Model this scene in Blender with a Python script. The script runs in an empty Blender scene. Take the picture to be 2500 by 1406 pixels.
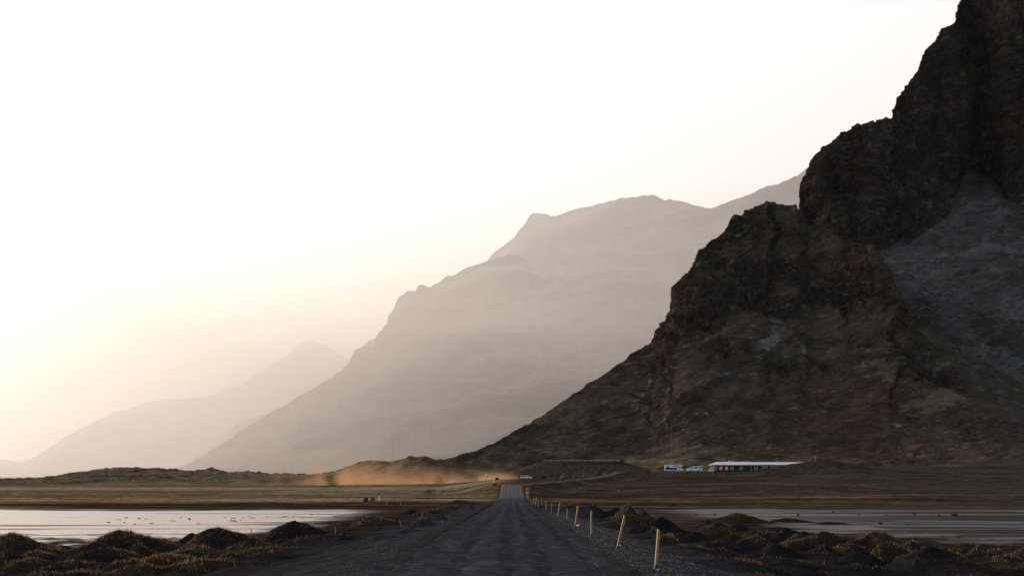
import bpy, bmesh, math, random
import numpy as np
from mathutils import Vector, Matrix

# ------------------------------------------------------------------ camera, sky, sun
SC = bpy.context.scene
COL = SC.collection
F = 3472.0            # focal length in photograph pixels (50 mm on 36 mm, 2500 px wide)
CZ = 2.4              # camera height
HY, CX = 1160.0, 1250.0
cam_d = bpy.data.cameras.new('camera'); cam = bpy.data.objects.new('camera', cam_d); COL.objects.link(cam)
cam.location = (0, 0, CZ); cam.rotation_euler = (math.radians(90), 0, 0)
cam_d.lens = 50; cam_d.sensor_width = 36; cam_d.shift_y = (HY-703)/2500.0
cam_d.clip_start = 0.5; cam_d.clip_end = 80000
SC.camera = cam

SUN_AZ, SUN_EL = -41.0, 15.0      # azimuth from the view direction (+Y), negative = left
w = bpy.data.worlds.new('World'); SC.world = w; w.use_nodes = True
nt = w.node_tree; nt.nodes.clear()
N = nt.nodes.new
out = N('ShaderNodeOutputWorld'); bg = N('ShaderNodeBackground'); sky = N('ShaderNodeTexSky')
sky.sky_type = 'NISHITA'; sky.sun_disc = False
sky.sun_elevation = math.radians(SUN_EL); sky.sun_rotation = math.radians(SUN_AZ)
sky.air_density = 1.0; sky.dust_density = 3.0; sky.ozone_density = 1.0
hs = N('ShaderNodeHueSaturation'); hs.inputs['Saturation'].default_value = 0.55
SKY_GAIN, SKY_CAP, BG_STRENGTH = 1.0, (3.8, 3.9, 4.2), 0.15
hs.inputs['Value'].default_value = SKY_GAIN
# added sky gain: brightens the sun's side alone, so ground light stays low
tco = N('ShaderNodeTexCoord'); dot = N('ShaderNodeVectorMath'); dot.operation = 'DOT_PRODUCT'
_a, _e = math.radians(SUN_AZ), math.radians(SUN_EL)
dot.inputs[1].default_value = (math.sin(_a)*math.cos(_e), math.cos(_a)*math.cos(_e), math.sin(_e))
sun_gain = N('ShaderNodeMapRange'); sun_gain.interpolation_type = 'SMOOTHSTEP'
sun_gain.inputs[1].default_value = .30; sun_gain.inputs[2].default_value = .58; sun_gain.inputs[3].default_value = .95; sun_gain.inputs[4].default_value = 3.2
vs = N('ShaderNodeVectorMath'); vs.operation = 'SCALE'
sepw = N('ShaderNodeSeparateXYZ'); low = N('ShaderNodeMapRange'); low.interpolation_type = 'SMOOTHSTEP'     # added falloff dims the overhead sky to lower the ground light
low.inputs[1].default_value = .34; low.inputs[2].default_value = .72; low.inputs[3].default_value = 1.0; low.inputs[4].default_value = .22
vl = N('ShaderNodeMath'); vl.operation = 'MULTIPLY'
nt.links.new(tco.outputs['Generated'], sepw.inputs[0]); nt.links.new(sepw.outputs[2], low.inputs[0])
nt.links.new(sun_gain.outputs[0], vl.inputs[0]); nt.links.new(low.outputs[0], vl.inputs[1])
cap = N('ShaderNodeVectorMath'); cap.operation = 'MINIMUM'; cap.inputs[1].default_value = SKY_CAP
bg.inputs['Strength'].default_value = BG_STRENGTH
nt.links.new(tco.outputs['Generated'], dot.inputs[0]); nt.links.new(dot.outputs['Value'], sun_gain.inputs[0])
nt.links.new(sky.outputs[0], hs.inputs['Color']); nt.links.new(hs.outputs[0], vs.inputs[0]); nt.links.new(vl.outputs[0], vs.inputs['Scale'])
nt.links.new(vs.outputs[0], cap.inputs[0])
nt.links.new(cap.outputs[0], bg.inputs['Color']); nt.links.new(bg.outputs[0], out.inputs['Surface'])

sun_d = bpy.data.lights.new('sun', 'SUN'); sun = bpy.data.objects.new('sun', sun_d); COL.objects.link(sun)
sun_d.energy = 5.0; sun_d.angle = math.radians(0.5); sun_d.color = (1.0, 0.80, 0.63)
_a, _e = math.radians(SUN_AZ), math.radians(SUN_EL)
to_sun = Vector((math.sin(_a)*math.cos(_e), math.cos(_a)*math.cos(_e), math.sin(_e)))
sun.rotation_euler = to_sun.to_track_quat('Z', 'Y').to_euler()
SC.view_settings.view_transform = 'Standard'; SC.view_settings.look = 'None'
SC.view_settings.exposure = 0.85; SC.view_settings.gamma = 1.0
SC.cycles.volume_bounces = 1; SC.cycles.volume_step_rate = 1.0; SC.cycles.volume_max_steps = 256
SC.cycles.max_bounces = 6; SC.cycles.diffuse_bounces = 2; SC.cycles.glossy_bounces = 2; SC.cycles.transmission_bounces = 2
SC.cycles.caustics_reflective = False; SC.cycles.caustics_refractive = False

# ------------------------------------------------------------------ noise
_rng = np.random.RandomState(7)
_P = _rng.permutation(256).astype(np.int32); _P = np.concatenate([_P, _P, _P])
_G = _rng.normal(size=(256, 3)).astype(np.float32); _G /= np.linalg.norm(_G, axis=1)[:, None]
def pn(x, y, z=0.0):
    x, y, z = np.broadcast_arrays(np.asarray(x, np.float64), y, z)
    shp = x.shape; x = x.ravel(); y = y.ravel(); z = z.ravel()
    res = np.empty(x.size, np.float32); CH = 400000
    for a in range(0, x.size, CH):
        X, Y, Z = x[a:a+CH], y[a:a+CH], z[a:a+CH]
        xi = np.floor(X); yi = np.floor(Y); zi = np.floor(Z)
        fx = (X-xi).astype(np.float32); fy = (Y-yi).astype(np.float32); fz = (Z-zi).astype(np.float32)
        xi = xi.astype(np.int64) & 255; yi = yi.astype(np.int64) & 255; zi = zi.astype(np.int64) & 255
        u = fx*fx*fx*(fx*(fx*6-15)+10); v = fy*fy*fy*(fy*(fy*6-15)+10); s = fz*fz*fz*(fz*(fz*6-15)+10)
        r = 0
        for dx in (0, 1):
            A = _P[xi+dx]; wx = u if dx else 1-u
            for dy in (0, 1):
                B = _P[A+yi+dy]; wy = v if dy else 1-v
                for dz in (0, 1):
                    g = _G[_P[B+zi+dz]]; wz = s if dz else 1-s
                    r = r + wx*wy*wz*(g[:, 0]*(fx-dx)+g[:, 1]*(fy-dy)+g[:, 2]*(fz-dz))
        res[a:a+CH] = r*1.6
    return res.reshape(shp)
def fbm(x, y, z=0.0, o=4, gain=.5):
    r = 0; a = 1; f = 1
    for i in range(o):
        r = r + a*pn(x*f+17.3*i, y*f+5.1*i, z*f+9.7*i); a *= gain; f *= 2.03
    return r
def ridged(x, y, z=0.0, o=4, gain=.5):
    r = 0; a = 1; f = 1
    for i in range(o):
        r = r + a*(1-2*np.abs(pn(x*f+31.7*i, y*f+7.9*i, z*f+3.3*i))); a *= gain; f *= 2.07
    return r
def sstep(a, b, x):
    t = np.clip((x-a)/(b-a), 0, 1); return t*t*(3-2*t)
def lerp(a, b, t): return a+(b-a)*t
def itp(x, pts):
    pts = np.array(pts, float); return np.interp(x, pts[:, 0], pts[:, 1])
def at(px, py, d):     # a photograph pixel at depth d (metres) -> world
    return Vector(((px-CX)*d/F, d, CZ+(HY-py)*d/F))

# ------------------------------------------------------------------ object helpers
def tag(o, label=None, cat=None, group=None, kind=None):
    if label: o['label'] = label
    if cat: o['category'] = cat
    if group: o['group'] = group
    if kind: o['kind'] = kind
    return o
def empty(name, loc, rz=0, label=None, cat=None, group=None):
    o = bpy.data.objects.new(name, None); COL.objects.link(o); o.location = loc; o.rotation_euler = (0, 0, rz)
    o.empty_display_size = .1
    return tag(o, label, cat, group)
def link_mesh(name, me, m, parent=None):
    o = bpy.data.objects.new(name, me); COL.objects.link(o)
    if m: me.materials.append(m)
    if parent is not None: o.parent = parent
    return o
def np_mesh(name, V, Fq, smooth=True, attrs=None):
    V = np.ascontiguousarray(V, np.float32); Fq = np.ascontiguousarray(Fq, np.int32)
    me = bpy.data.meshes.new(name); n, k = Fq.shape
    me.vertices.add(len(V)); me.vertices.foreach_set('co', V.ravel())
    me.loops.add(n*k); me.loops.foreach_set('vertex_index', Fq.ravel())
    me.polygons.add(n); me.polygons.foreach_set('loop_start', np.arange(0, n*k, k, dtype=np.int32))
    try: me.polygons.foreach_set('loop_total', np.full(n, k, np.int32))
    except Exception: pass
    me.polygons.foreach_set('use_smooth', np.full(n, smooth))
    for key, val in (attrs or {}).items():
        val = np.ascontiguousarray(val, np.float32)
        if val.ndim == 2:
            at_ = me.attributes.new(key, 'FLOAT_COLOR', 'POINT')
            at_.data.foreach_set('color', np.concatenate([val, np.ones((len(val), 1), np.float32)], 1).ravel())
        else:
            at_ = me.attributes.new(key, 'FLOAT', 'POINT'); at_.data.foreach_set('value', val)
    me.update(calc_edges=True); me.validate()
    return me
def grid_faces(nr, nc):
    i = np.arange(nr-1)[:, None]*nc+np.arange(nc-1)[None, :]
    i = i.ravel(); return np.stack([i, i+1, i+nc+1, i+nc], 1)
class MB:
    """collects solid shapes into one mesh"""
    def __init__(s): s.bm = bmesh.new()
    def box(s, c, d, rot=None, bev=0):
        r = bmesh.ops.create_cube(s.bm, size=1); vs = r['verts']
        bmesh.ops.scale(s.bm, vec=d, verts=vs)
        if bev:
            es = list({e for v in vs for e in v.link_edges})
            rr = bmesh.ops.bevel(s.bm, geom=es, offset=bev, segments=2, affect='EDGES')
            vs = list({v for f in rr['faces'] for v in f.verts} | {v for v in vs if v.is_valid})
        if rot is not None: bmesh.ops.rotate(s.bm, cent=(0, 0, 0), matrix=rot, verts=vs)
        bmesh.ops.translate(s.bm, vec=c, verts=vs); return s
    def cyl(s, p, q, r0, r1=None, seg=10):
        p, q = Vector(p), Vector(q); d = q-p; r1 = r0 if r1 is None else r1
        m = Matrix.Translation((p+q)/2) @ d.to_track_quat('Z', 'Y').to_matrix().to_4x4()
        bmesh.ops.create_cone(s.bm, cap_ends=True, segments=seg, radius1=r0, radius2=r1, depth=d.length, matrix=m); return s
    def prism(s, pts, y0, y1, bev=0):
        """pts (x,z) outline extruded along y"""
        a = [s.bm.verts.new((x, y0, z)) for x, z in pts]; b = [s.bm.verts.new((x, y1, z)) for x, z in pts]
        n = len(pts); fs = [s.bm.faces.new(a[::-1]), s.bm.faces.new(b)]
        for i in range(n): fs.append(s.bm.faces.new((a[i], a[(i+1) % n], b[(i+1) % n], b[i])))
        if bev:
            es = list({e for f in fs for e in f.edges}); bmesh.ops.bevel(s.bm, geom=es, offset=bev, segments=2, affect='EDGES')
        return s
    def rock(s, c, d, seed=0, sub=3, rough=.25):
        r = bmesh.ops.create_icosphere(s.bm, subdivisions=sub, radius=1); vs = r['verts']
        co = np.array([v.co[:] for v in vs])
        n = fbm(co[:, 0]*1.1+seed*3.7, co[:, 1]*1.1+seed, co[:, 2]*1.1, 4, .55)
        for v, k in zip(vs, n): v.co = Vector(np.sign(v.co)*np.abs(v.co)**.8)*(1+rough*float(k)*1.5)
        bmesh.ops.scale(s.bm, vec=d, verts=vs); bmesh.ops.translate(s.bm, vec=c, verts=vs); return s
    def build(s, name, m, parent=None, smooth=False):
        bmesh.ops.recalc_face_normals(s.bm, faces=s.bm.faces)
        me = bpy.data.meshes.new(name); s.bm.to_mesh(me); s.bm.free()
        if smooth:
            for p in me.polygons: p.use_smooth = True
        return link_mesh(name, me, m, parent)

# ------------------------------------------------------------------ materials
def mat(name, col, rough=.8, metal=0, noise=0, nscale=5, spec=.3, emit=None, bump=0):
    m = bpy.data.materials.new(name); m.use_nodes = True; t = m.node_tree; b = t.nodes['Principled BSDF']
    b.inputs['Base Color'].default_value = (*col, 1); b.inputs['Roughness'].default_value = rough
    b.inputs['Metallic'].default_value = metal; b.inputs['Specular IOR Level'].default_value = spec
    if noise:
        tc = t.nodes.new('ShaderNodeTexCoord'); nz = t.nodes.new('ShaderNodeTexNoise'); nz.inputs['Scale'].default_value = nscale
        nz.inputs['Detail'].default_value = 6
        mr = t.nodes.new('ShaderNodeMapRange'); mr.inputs[3].default_value = 1-noise; mr.inputs[4].default_value = 1+noise
        mx = t.nodes.new('ShaderNodeVectorMath'); mx.operation = 'SCALE'; mx.inputs[0].default_value = col
        t.links.new(tc.outputs['Object'], nz.inputs['Vector']); t.links.new(nz.outputs[0], mr.inputs[0])
        t.links.new(mr.outputs[0], mx.inputs['Scale']); t.links.new(mx.outputs[0], b.inputs['Base Color'])
        if bump:
            bp = t.nodes.new('ShaderNodeBump'); bp.inputs['Strength'].default_value = bump; bp.inputs['Distance'].default_value = .05
            t.links.new(nz.outputs[0], bp.inputs['Height']); t.links.new(bp.outputs[0], b.inputs['Normal'])
    if emit:
        b.inputs['Emission Color'].default_value = (*emit[:3], 1); b.inputs['Emission Strength'].default_value = emit[3]
    return m
def terrain_mat(name, layers, wet=False, cvar=.35, spec=0.0, cells=()):
    """albedo from the mesh attribute 'alb', broken up by world-space noise; layers: (noise scale 1/m, bump distance m)"""
    m = bpy.data.materials.new(name); m.use_nodes = True; t = m.node_tree; b = t.nodes['Principled BSDF']
    A = t.nodes.new('ShaderNodeAttribute'); A.attribute_name = 'alb'
    geo = t.nodes.new('ShaderNodeNewGeometry')
    b.inputs['Roughness'].default_value = .95; b.inputs['Specular IOR Level'].default_value = spec
    prev = None; fac = None
    for (s, d) in layers:
        nz = t.nodes.new('ShaderNodeTexNoise'); nz.inputs['Scale'].default_value = s; nz.inputs['Detail'].default_value = 8
        nz.inputs['Roughness'].default_value = .6
        t.links.new(geo.outputs['Position'], nz.inputs['Vector'])
        bp = t.nodes.new('ShaderNodeBump'); bp.inputs['Strength'].default_value = 1.0; bp.inputs['Distance'].default_value = d
        t.links.new(nz.outputs[0], bp.inputs['Height'])
        if prev: t.links.new(prev.outputs[0], bp.inputs['Normal'])
        prev = bp
        mr = t.nodes.new('ShaderNodeMapRange'); mr.inputs[1].default_value = .3; mr.inputs[2].default_value = .7
        mr.inputs[3].default_value = 1-cvar; mr.inputs[4].default_value = 1+cvar
        t.links.new(nz.outputs[0], mr.inputs[0])
        if fac is None: fac = mr
        else:
            mu = t.nodes.new('ShaderNodeMath'); mu.operation = 'MULTIPLY'
            t.links.new(fac.outputs[0], mu.inputs[0]); t.links.new(mr.outputs[0], mu.inputs[1]); fac = mu
    for (s, d, cv) in cells:        # broken, angular rock: cell noise stretched along the fall line
        mp = t.nodes.new('ShaderNodeMapping'); mp.inputs['Scale'].default_value = (1, 1, .62); mp.inputs['Rotation'].default_value = (.2, .35, 0)
        wn = t.nodes.new('ShaderNodeTexNoise'); wn.inputs['Scale'].default_value = s*1.5; wn.inputs['Detail'].default_value = 3
        ad = t.nodes.new('ShaderNodeVectorMath'); ad.operation = 'MULTIPLY_ADD'; ad.inputs[1].default_value = (.7/s,)*3
        vo = t.nodes.new('ShaderNodeTexVoronoi'); vo.inputs['Scale'].default_value = s; vo.inputs['Detail'].default_value = 3; vo.inputs['Roughness'].default_value = .6
        t.links.new(geo.outputs['Position'], mp.inputs[0]); t.links.new(mp.outputs[0], wn.inputs['Vector'])
        t.links.new(wn.outputs['Color'], ad.inputs[0]); t.links.new(mp.outputs[0], ad.inputs[2]); t.links.new(ad.outputs[0], vo.inputs['Vector'])
        bp = t.nodes.new('ShaderNodeBump'); bp.inputs['Distance'].default_value = d; t.links.new(vo.outputs['Distance'], bp.inputs['Height'])
        rk = t.nodes.new('ShaderNodeAttribute'); rk.attribute_name = 'rockm'; t.links.new(rk.outputs['Fac'], bp.inputs['Strength'])
        if prev: t.links.new(prev.outputs[0], bp.inputs['Normal'])
        prev = bp; sp = t.nodes.new('ShaderNodeSeparateColor'); t.links.new(vo.outputs['Color'], sp.inputs[0])
        mr = t.nodes.new('ShaderNodeMapRange'); mr.inputs[3].default_value = 1-cv; mr.inputs[4].default_value = 1+cv
        t.links.new(sp.outputs[0], mr.inputs[0]); mu = t.nodes.new('ShaderNodeMath'); mu.operation = 'MULTIPLY'
        t.links.new(fac.outputs[0], mu.inputs[0]); t.links.new(mr.outputs[0], mu.inputs[1]); fac = mu
    vm = t.nodes.new('ShaderNodeVectorMath'); vm.operation = 'SCALE'
    t.links.new(A.outputs['Color'], vm.inputs[0]); t.links.new(fac.outputs[0], vm.inputs['Scale'])
    t.links.new(vm.outputs[0], b.inputs['Base Color'])
    if wet:
        W = t.nodes.new('ShaderNodeAttribute'); W.attribute_name = 'wet'
        mr = t.nodes.new('ShaderNodeMapRange'); mr.inputs[3].default_value = .95; mr.inputs[4].default_value = .42
        t.links.new(W.outputs['Fac'], mr.inputs[0]); t.links.new(mr.outputs[0], b.inputs['Roughness'])
        m2 = t.nodes.new('ShaderNodeMapRange'); m2.inputs[3].default_value = spec; m2.inputs[4].default_value = .5
        t.links.new(W.outputs['Fac'], m2.inputs[0]); t.links.new(m2.outputs[0], b.inputs['Specular IOR Level'])
        m3 = t.nodes.new('ShaderNodeMapRange'); m3.inputs[3].default_value = 1.0; m3.inputs[4].default_value = .12
        t.links.new(W.outputs['Fac'], m3.inputs[0])
        for n_ in t.nodes:
            if n_.type == 'BUMP': t.links.new(m3.outputs[0], n_.inputs['Strength'])
    if prev: t.links.new(prev.outputs[0], b.inputs['Normal'])
    return m

# ------------------------------------------------------------------ near ground
ROADZ = [(-60, .1), (55, 0), (70, -.12), (97, -.46), (127, -.8), (151, -1.06), (187, -1.46), (211, -1.75), (242, -2.02),
         (270, -2.25), (286, -2.3), (300, -1.95), (318, -1.1), (335, -.15), (350, .1), (420, .3), (580, .75), (700, 1)]
def roadz(y):
    return (itp(y-4, ROADZ)+itp(y, ROADZ)+itp(y+4, ROADZ))/3
MAINZ = [(-500, -2.0), (-100, -2.0), (-30, -1.2), (-10, .2), (8, .85), (60, 1.5), (200, 3)]
FLAT = -2.4
# (crest px, crest py, foot py, width left px, width right px, tail px/py reached to the left-front or None)
DUNES = [
 (15,1303,1372,150,170,None),(285,1294,1368,130,190,(165,1360)),(520,1288,1352,100,130,None),(466,1297,1345,60,60,None),
 (705,1270,1328,90,125,(625,1310)),(895,1257,1293,55,100,(850,1284)),(1035,1264,1286,50,70,(985,1290)),(1116,1220,1236,50,70,(1080,1236)),
 (1090,1233,1250,40,60,None),(1132,1245,1257,40,50,None),(1075,1255,1272,40,55,None),(1150,1230,1242,40,50,None),(250,1340,1384,90,110,(170,1384)),
 (456,1338,1374,100,130,(360,1368)),(64,1370,1400,90,130,None),(471,1371,1402,150,170,None),(146,1334,1352,40,50,None),(8,1346,1392,60,70,None),
 (697,1293,1328,60,110,None),(655,1302,1330,60,80,None),(986,1288,1304,50,60,None),(950,1314,1326,40,60,None),(928,1305,1320,40,60,None),
 (600,1325,1360,90,120,None),(330,1392,1412,140,160,None),(560,1392,1410,120,150,None),(820,1300,1318,60,90,None),
 (1542,1231,1300,60,55,(1462,1270)),(1571,1242,1292,35,45,None),(1616,1260,1312,60,75,None),(1445,1231,1268,60,70,(1410,1245)),
 (1394,1228,1246,30,45,None),(1593,1288,1312,28,30,None),(1550,1286,1306,22,24,None),(1655,1296,1328,40,45,None),(1726,1268,1312,50,60,None),
 (1755,1273,1322,60,75,(1688,1309)),(1803,1275,1312,40,50,None),(1796,1252,1278,65,80,None),(1836,1296,1336,45,60,None),
 (1847,1311,1356,60,80,(1750,1350)),(1921,1288,1328,45,60,None),(2008,1296,1348,80,85,(1885,1334)),(1934,1319,1350,60,70,None),
 (2131,1296,1355,60,95,(2028,1362)),(2150,1299,1350,30,60,None),(2085,1329,1368,50,60,None),(2162,1324,1380,60,90,(2085,1360)),
 (2259,1337,1405,90,150,(2152,1403)),(2318,1339,1375,40,60,None),(2340,1350,1388,40,60,None),(2382,1342,1375,30,40,None),(2425,1344,1375,40,50,None),
 (2500,1336,1385,60,100,(2450,1382)),(2420,1374,1405,110,150,None),(2320,1384,1412,90,100,None),(1750,1322,1350,60,80,None),(1690,1330,1350,60,70,None),
 (380,1352,1392,110,130,(290,1385)),(170,1372,1404,120,130,None),(565,1352,1382,80,110,None),(645,1348,1372,70,90,None),(92,1345,1382,90,90,None),(300,1370,1406,90,110,None),(1000,1242,1258,40,50,None),(1058,1243,1260,45,50,None),(1018,1251,1270,50,50,None),
 (1622,1300,1336,50,60,None),(1702,1300,1338,50,60,(1650,1322)),(1902,1328,1366,60,70,None),(1790,1302,1340,50,60,None),(2005,1332,1368,60,70,None),(2222,1326,1364,60,70,None),(2452,1358,1400,70,90,None),(2105,1348,1396,60,80,(2040,1385)),(1962,1300,1334,50,60,None),(2052,1308,1345,50,60,None),(2360,1330,1362,50,60,None),(1505,1240,1262,40,45,None),(1584,1264,1298,35,40,None),
 (1919,1263,1276,40,60,None),(2021,1273,1281,40,60,None),(1980,1350,1372,90,120,None),(2060,1375,1395,110,120,None),(1860,1370,1390,110,130,None),
 (1500,1262,1282,40,60,None),(1480,1244,1262,30,40,None),(2560,1360,1410,90,120,None),(-90,1330,1400,120,120,None),
]
def side_base(x, y):
    """ground without dunes"""
    x = np.asarray(x, float); y = np.asarray(y, float)
    rz = roadz(y)
    # flats, shore and fields
    zl = itp(y, [(-60, FLAT), (198, FLAT), (212, -2.28), (260, -2.24), (560, -2.2), (575, -2.15), (900, -2.0), (30000, -2.0)])
    zb = itp(x, [(0, .6), (25, .8), (35, 1.2), (60, 2.4), (90, 3.4), (150, 4.6), (300, 6.5)])
    k = np.clip((y-212)/(548-212), 0, 1.12)**1.6
    zr_ = np.where(y < 212, itp(y, [(-60, FLAT), (198, FLAT), (212, -2.28)]), -2.28+(zb+2.28)*k)
    s = sstep(-6, 14, x-2); z = lerp(zl, zr_, s)
    dist = np.maximum(np.abs(x)-3.6, 0)
    wd = itp(y, [(0, 26), (80, 22), (180, 9), (285, 5), (300, 6), (335, 9), (420, 16), (560, 30)])
    wd = np.where((x > 0) & (y < 285), itp(y, [(0, 15), (80, 14), (180, 9), (285, 5)]), wd)
    q = sstep(0, 1, dist/wd); q = np.where(y < 250, 1-(1-np.clip(dist/wd, 0, 1))**1.6, q)
    z = lerp(np.where(y < 600, rz, z), z, q)
    return z
def dune_params():
    r = []
    def scan(px, py):
        ds = np.linspace(32, 320, 1500); z = side_base((px-CX)*ds/F, ds); k = np.nonzero(HY+(CZ-z)*F/ds <= py)[0]
        return ds[k[0]] if len(k) else 320.
    for (px, py, foot, wl, wr, tail) in DUNES:
        d = scan(px, foot); X = (px-CX)*d/F; mp = d/F; h = CZ-(py-HY)*d/F-float(side_base(X, d))
        tv = None
        if tail:
            dt = min(max(scan(*tail), d-8), d+2); tv = ((tail[0]-CX)*dt/F, dt)
        r.append((X, d, h, wl*mp, wr*mp, tv)); q = random.Random(int(px*7+py))
        if h > .3:
            for sg, ww in ((-1, wl), (1, wr)):
                if sg < 0 and tv: continue
                r.append((X+sg*.02*ww*mp, d, h*q.uniform(.86, .97), ww*mp*.5, ww*mp*.5, (X+sg*ww*mp*q.uniform(.95, 1.35), d-ww*mp*q.uniform(.3, .9))))
    rg = random.Random(5)
    for i in range(420):     # lesser mounds between the charted ones
        y = rg.uniform(38, 150); x = rg.choice((-1, 1))*rg.uniform(5.5, 12+y*.33)
        if y > 95 and abs(x) > (16 if x < 0 else 22): continue
        if x < 0 and -9 < x and y < 75: continue
        h = rg.uniform(.12, .55); r.append((x, y, h, rg.uniform(1.2, 3)*(.5+h), rg.uniform(1.4, 3.4)*(.5+h), (x-rg.uniform(1, 2.5), y-rg.uniform(.6, 2)) if rg.random() < .5 else None))
    return r
DP = dune_params()
def dunes(x, y):
    shp = x.shape; x = x.ravel(); y = y.ravel(); H = np.zeros(x.size); 
    wx = x+.45*pn(x*.45, y*.45)+.12*pn(x*1.7, y*1.7); wy = y+.55*pn(x*.4+9, y*.4)
    order = np.argsort(y); ys = y[order]
    for (X, D, h, wl, wr, tv) in DP:
        wm = max((wl+wr)*.5, h*1.5)
        lo, hi = np.searchsorted(ys, [D-wm*1.6-10, D+wm*1.6+1]); idx = order[lo:hi]
        idx = idx[(x[idx] > X-wl*1.5-wm-5) & (x[idx] < X+wr*1.5+wm)]
        if not idx.size: continue
        u = wx[idx]-X; v = wy[idx]-D
        # skew: crest bends toward the wind's lee
        r = np.sqrt((u/np.where(u < 0, wl, wr))**2+(v/np.where(v < 0, wm*.9, wm*1.2))**2)
        rr = np.clip(r/np.where(x[idx] > 0, 1.42, 1.25), 0, 1); p = h*(.25*(.5+.5*np.cos(math.pi*rr))+.75*np.clip(1.02-np.sqrt(rr*rr+.002), 0, 1)**1.2)
        if tv:
            tx, ty = tv; dx, dy = tx-X, ty-D; L = math.hypot(dx, dy); dx /= L; dy /= L
            s = (u*dx+v*dy)/L; qd = u*(-dy)+v*dx + .12*L*np.sin(np.clip(s, 0, 1)*3.1)
            hs_ = h*np.clip(1-s, 0, 1)**1.1
            wq = np.where(qd > 0, .8, .55)*(.3+h*.75)
            tt = np.where((s > -.1) & (s < 1), hs_*np.clip(1-np.abs(qd)/wq, 0, 1)**.9, 0)
            p = np.maximum(p, tt)
        k = .06; a = H[idx]
        H[idx] = np.maximum(a, p)+ (np.clip(k-np.abs(a-p), 0, k)**2)/(4*k)*(np.minimum(a, p) > 0)
    zone = np.where(x < 0, sstep(-5.5, -9.5, x+np.maximum(0, 62-y)*.16), sstep(6, 10, x-np.maximum(0, 60-y)*.22))*sstep(36, 42, y)*sstep(125, 95, y)
    zone = zone*np.where(x < 0, sstep(-.36, -.24, -np.abs(x)/y*-1.0*-1+0*x), 1) if False else zone
    rd = ridged(wx/4.6+.35*wy/4.6, wy/3.4, 5.5, 3, .5)
    H = np.maximum(H, 0)+zone*.20*np.clip(rd-.75, 0, 1)*(1-.5*np.clip(H, 0, 1))
    return H.reshape(shp)
def water_bias(x, y):
    """positive = bed above the water line"""
    left = sstep(-6, -22, x+ (y-181)*-.0); 
    xl = itp(y, [(60, -34), (95, -30), (119, -23), (181, -21), (200, -24)])
    bl = np.clip((x-xl)/6, -1, 1)
    xr = itp(y, [(60, 44), (104, 37), (119, 31), (150, 29), (206, 26)])
    br = np.clip((xr-x)/8, -1, 1)
    return np.where(x < 0, bl, br)
_PA = np.array([(0, 346, .1), (5, 372, .15), (11, 410, .45), (18, 455, .75), (27, 500, 1.2), (34, 525, 2.0), (40, 546, 3.2), (52, 556, 3.9), (80, 560, 3.9)])
_tt = np.linspace(0, len(_PA)-1, 160); _sm = lambda a: np.convolve(np.pad(a, 7, mode='edge'), np.ones(15)/15, 'valid')
PATH = np.stack([_sm(np.interp(_tt, range(len(_PA)), _PA[:, i])) for i in range(3)], 1)
def path_z(x, y):
    r = np.full(x.shape, -99.0); k = (y > 336) & (y < 572) & (x > -14) & (x < 96)
    if not k.any(): return r
    xx, yy = x[k], y[k]; best = np.full(xx.shape, 1e9); bz = np.zeros(xx.shape)
    for p in PATH[::2]:
        d = (xx-p[0])**2+(yy-p[1])**2; m_ = d < best; best[m_] = d[m_]; bz[m_] = p[2]
    r[k] = bz-np.maximum(np.sqrt(best)-3.0, 0)*.35; return r
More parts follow.
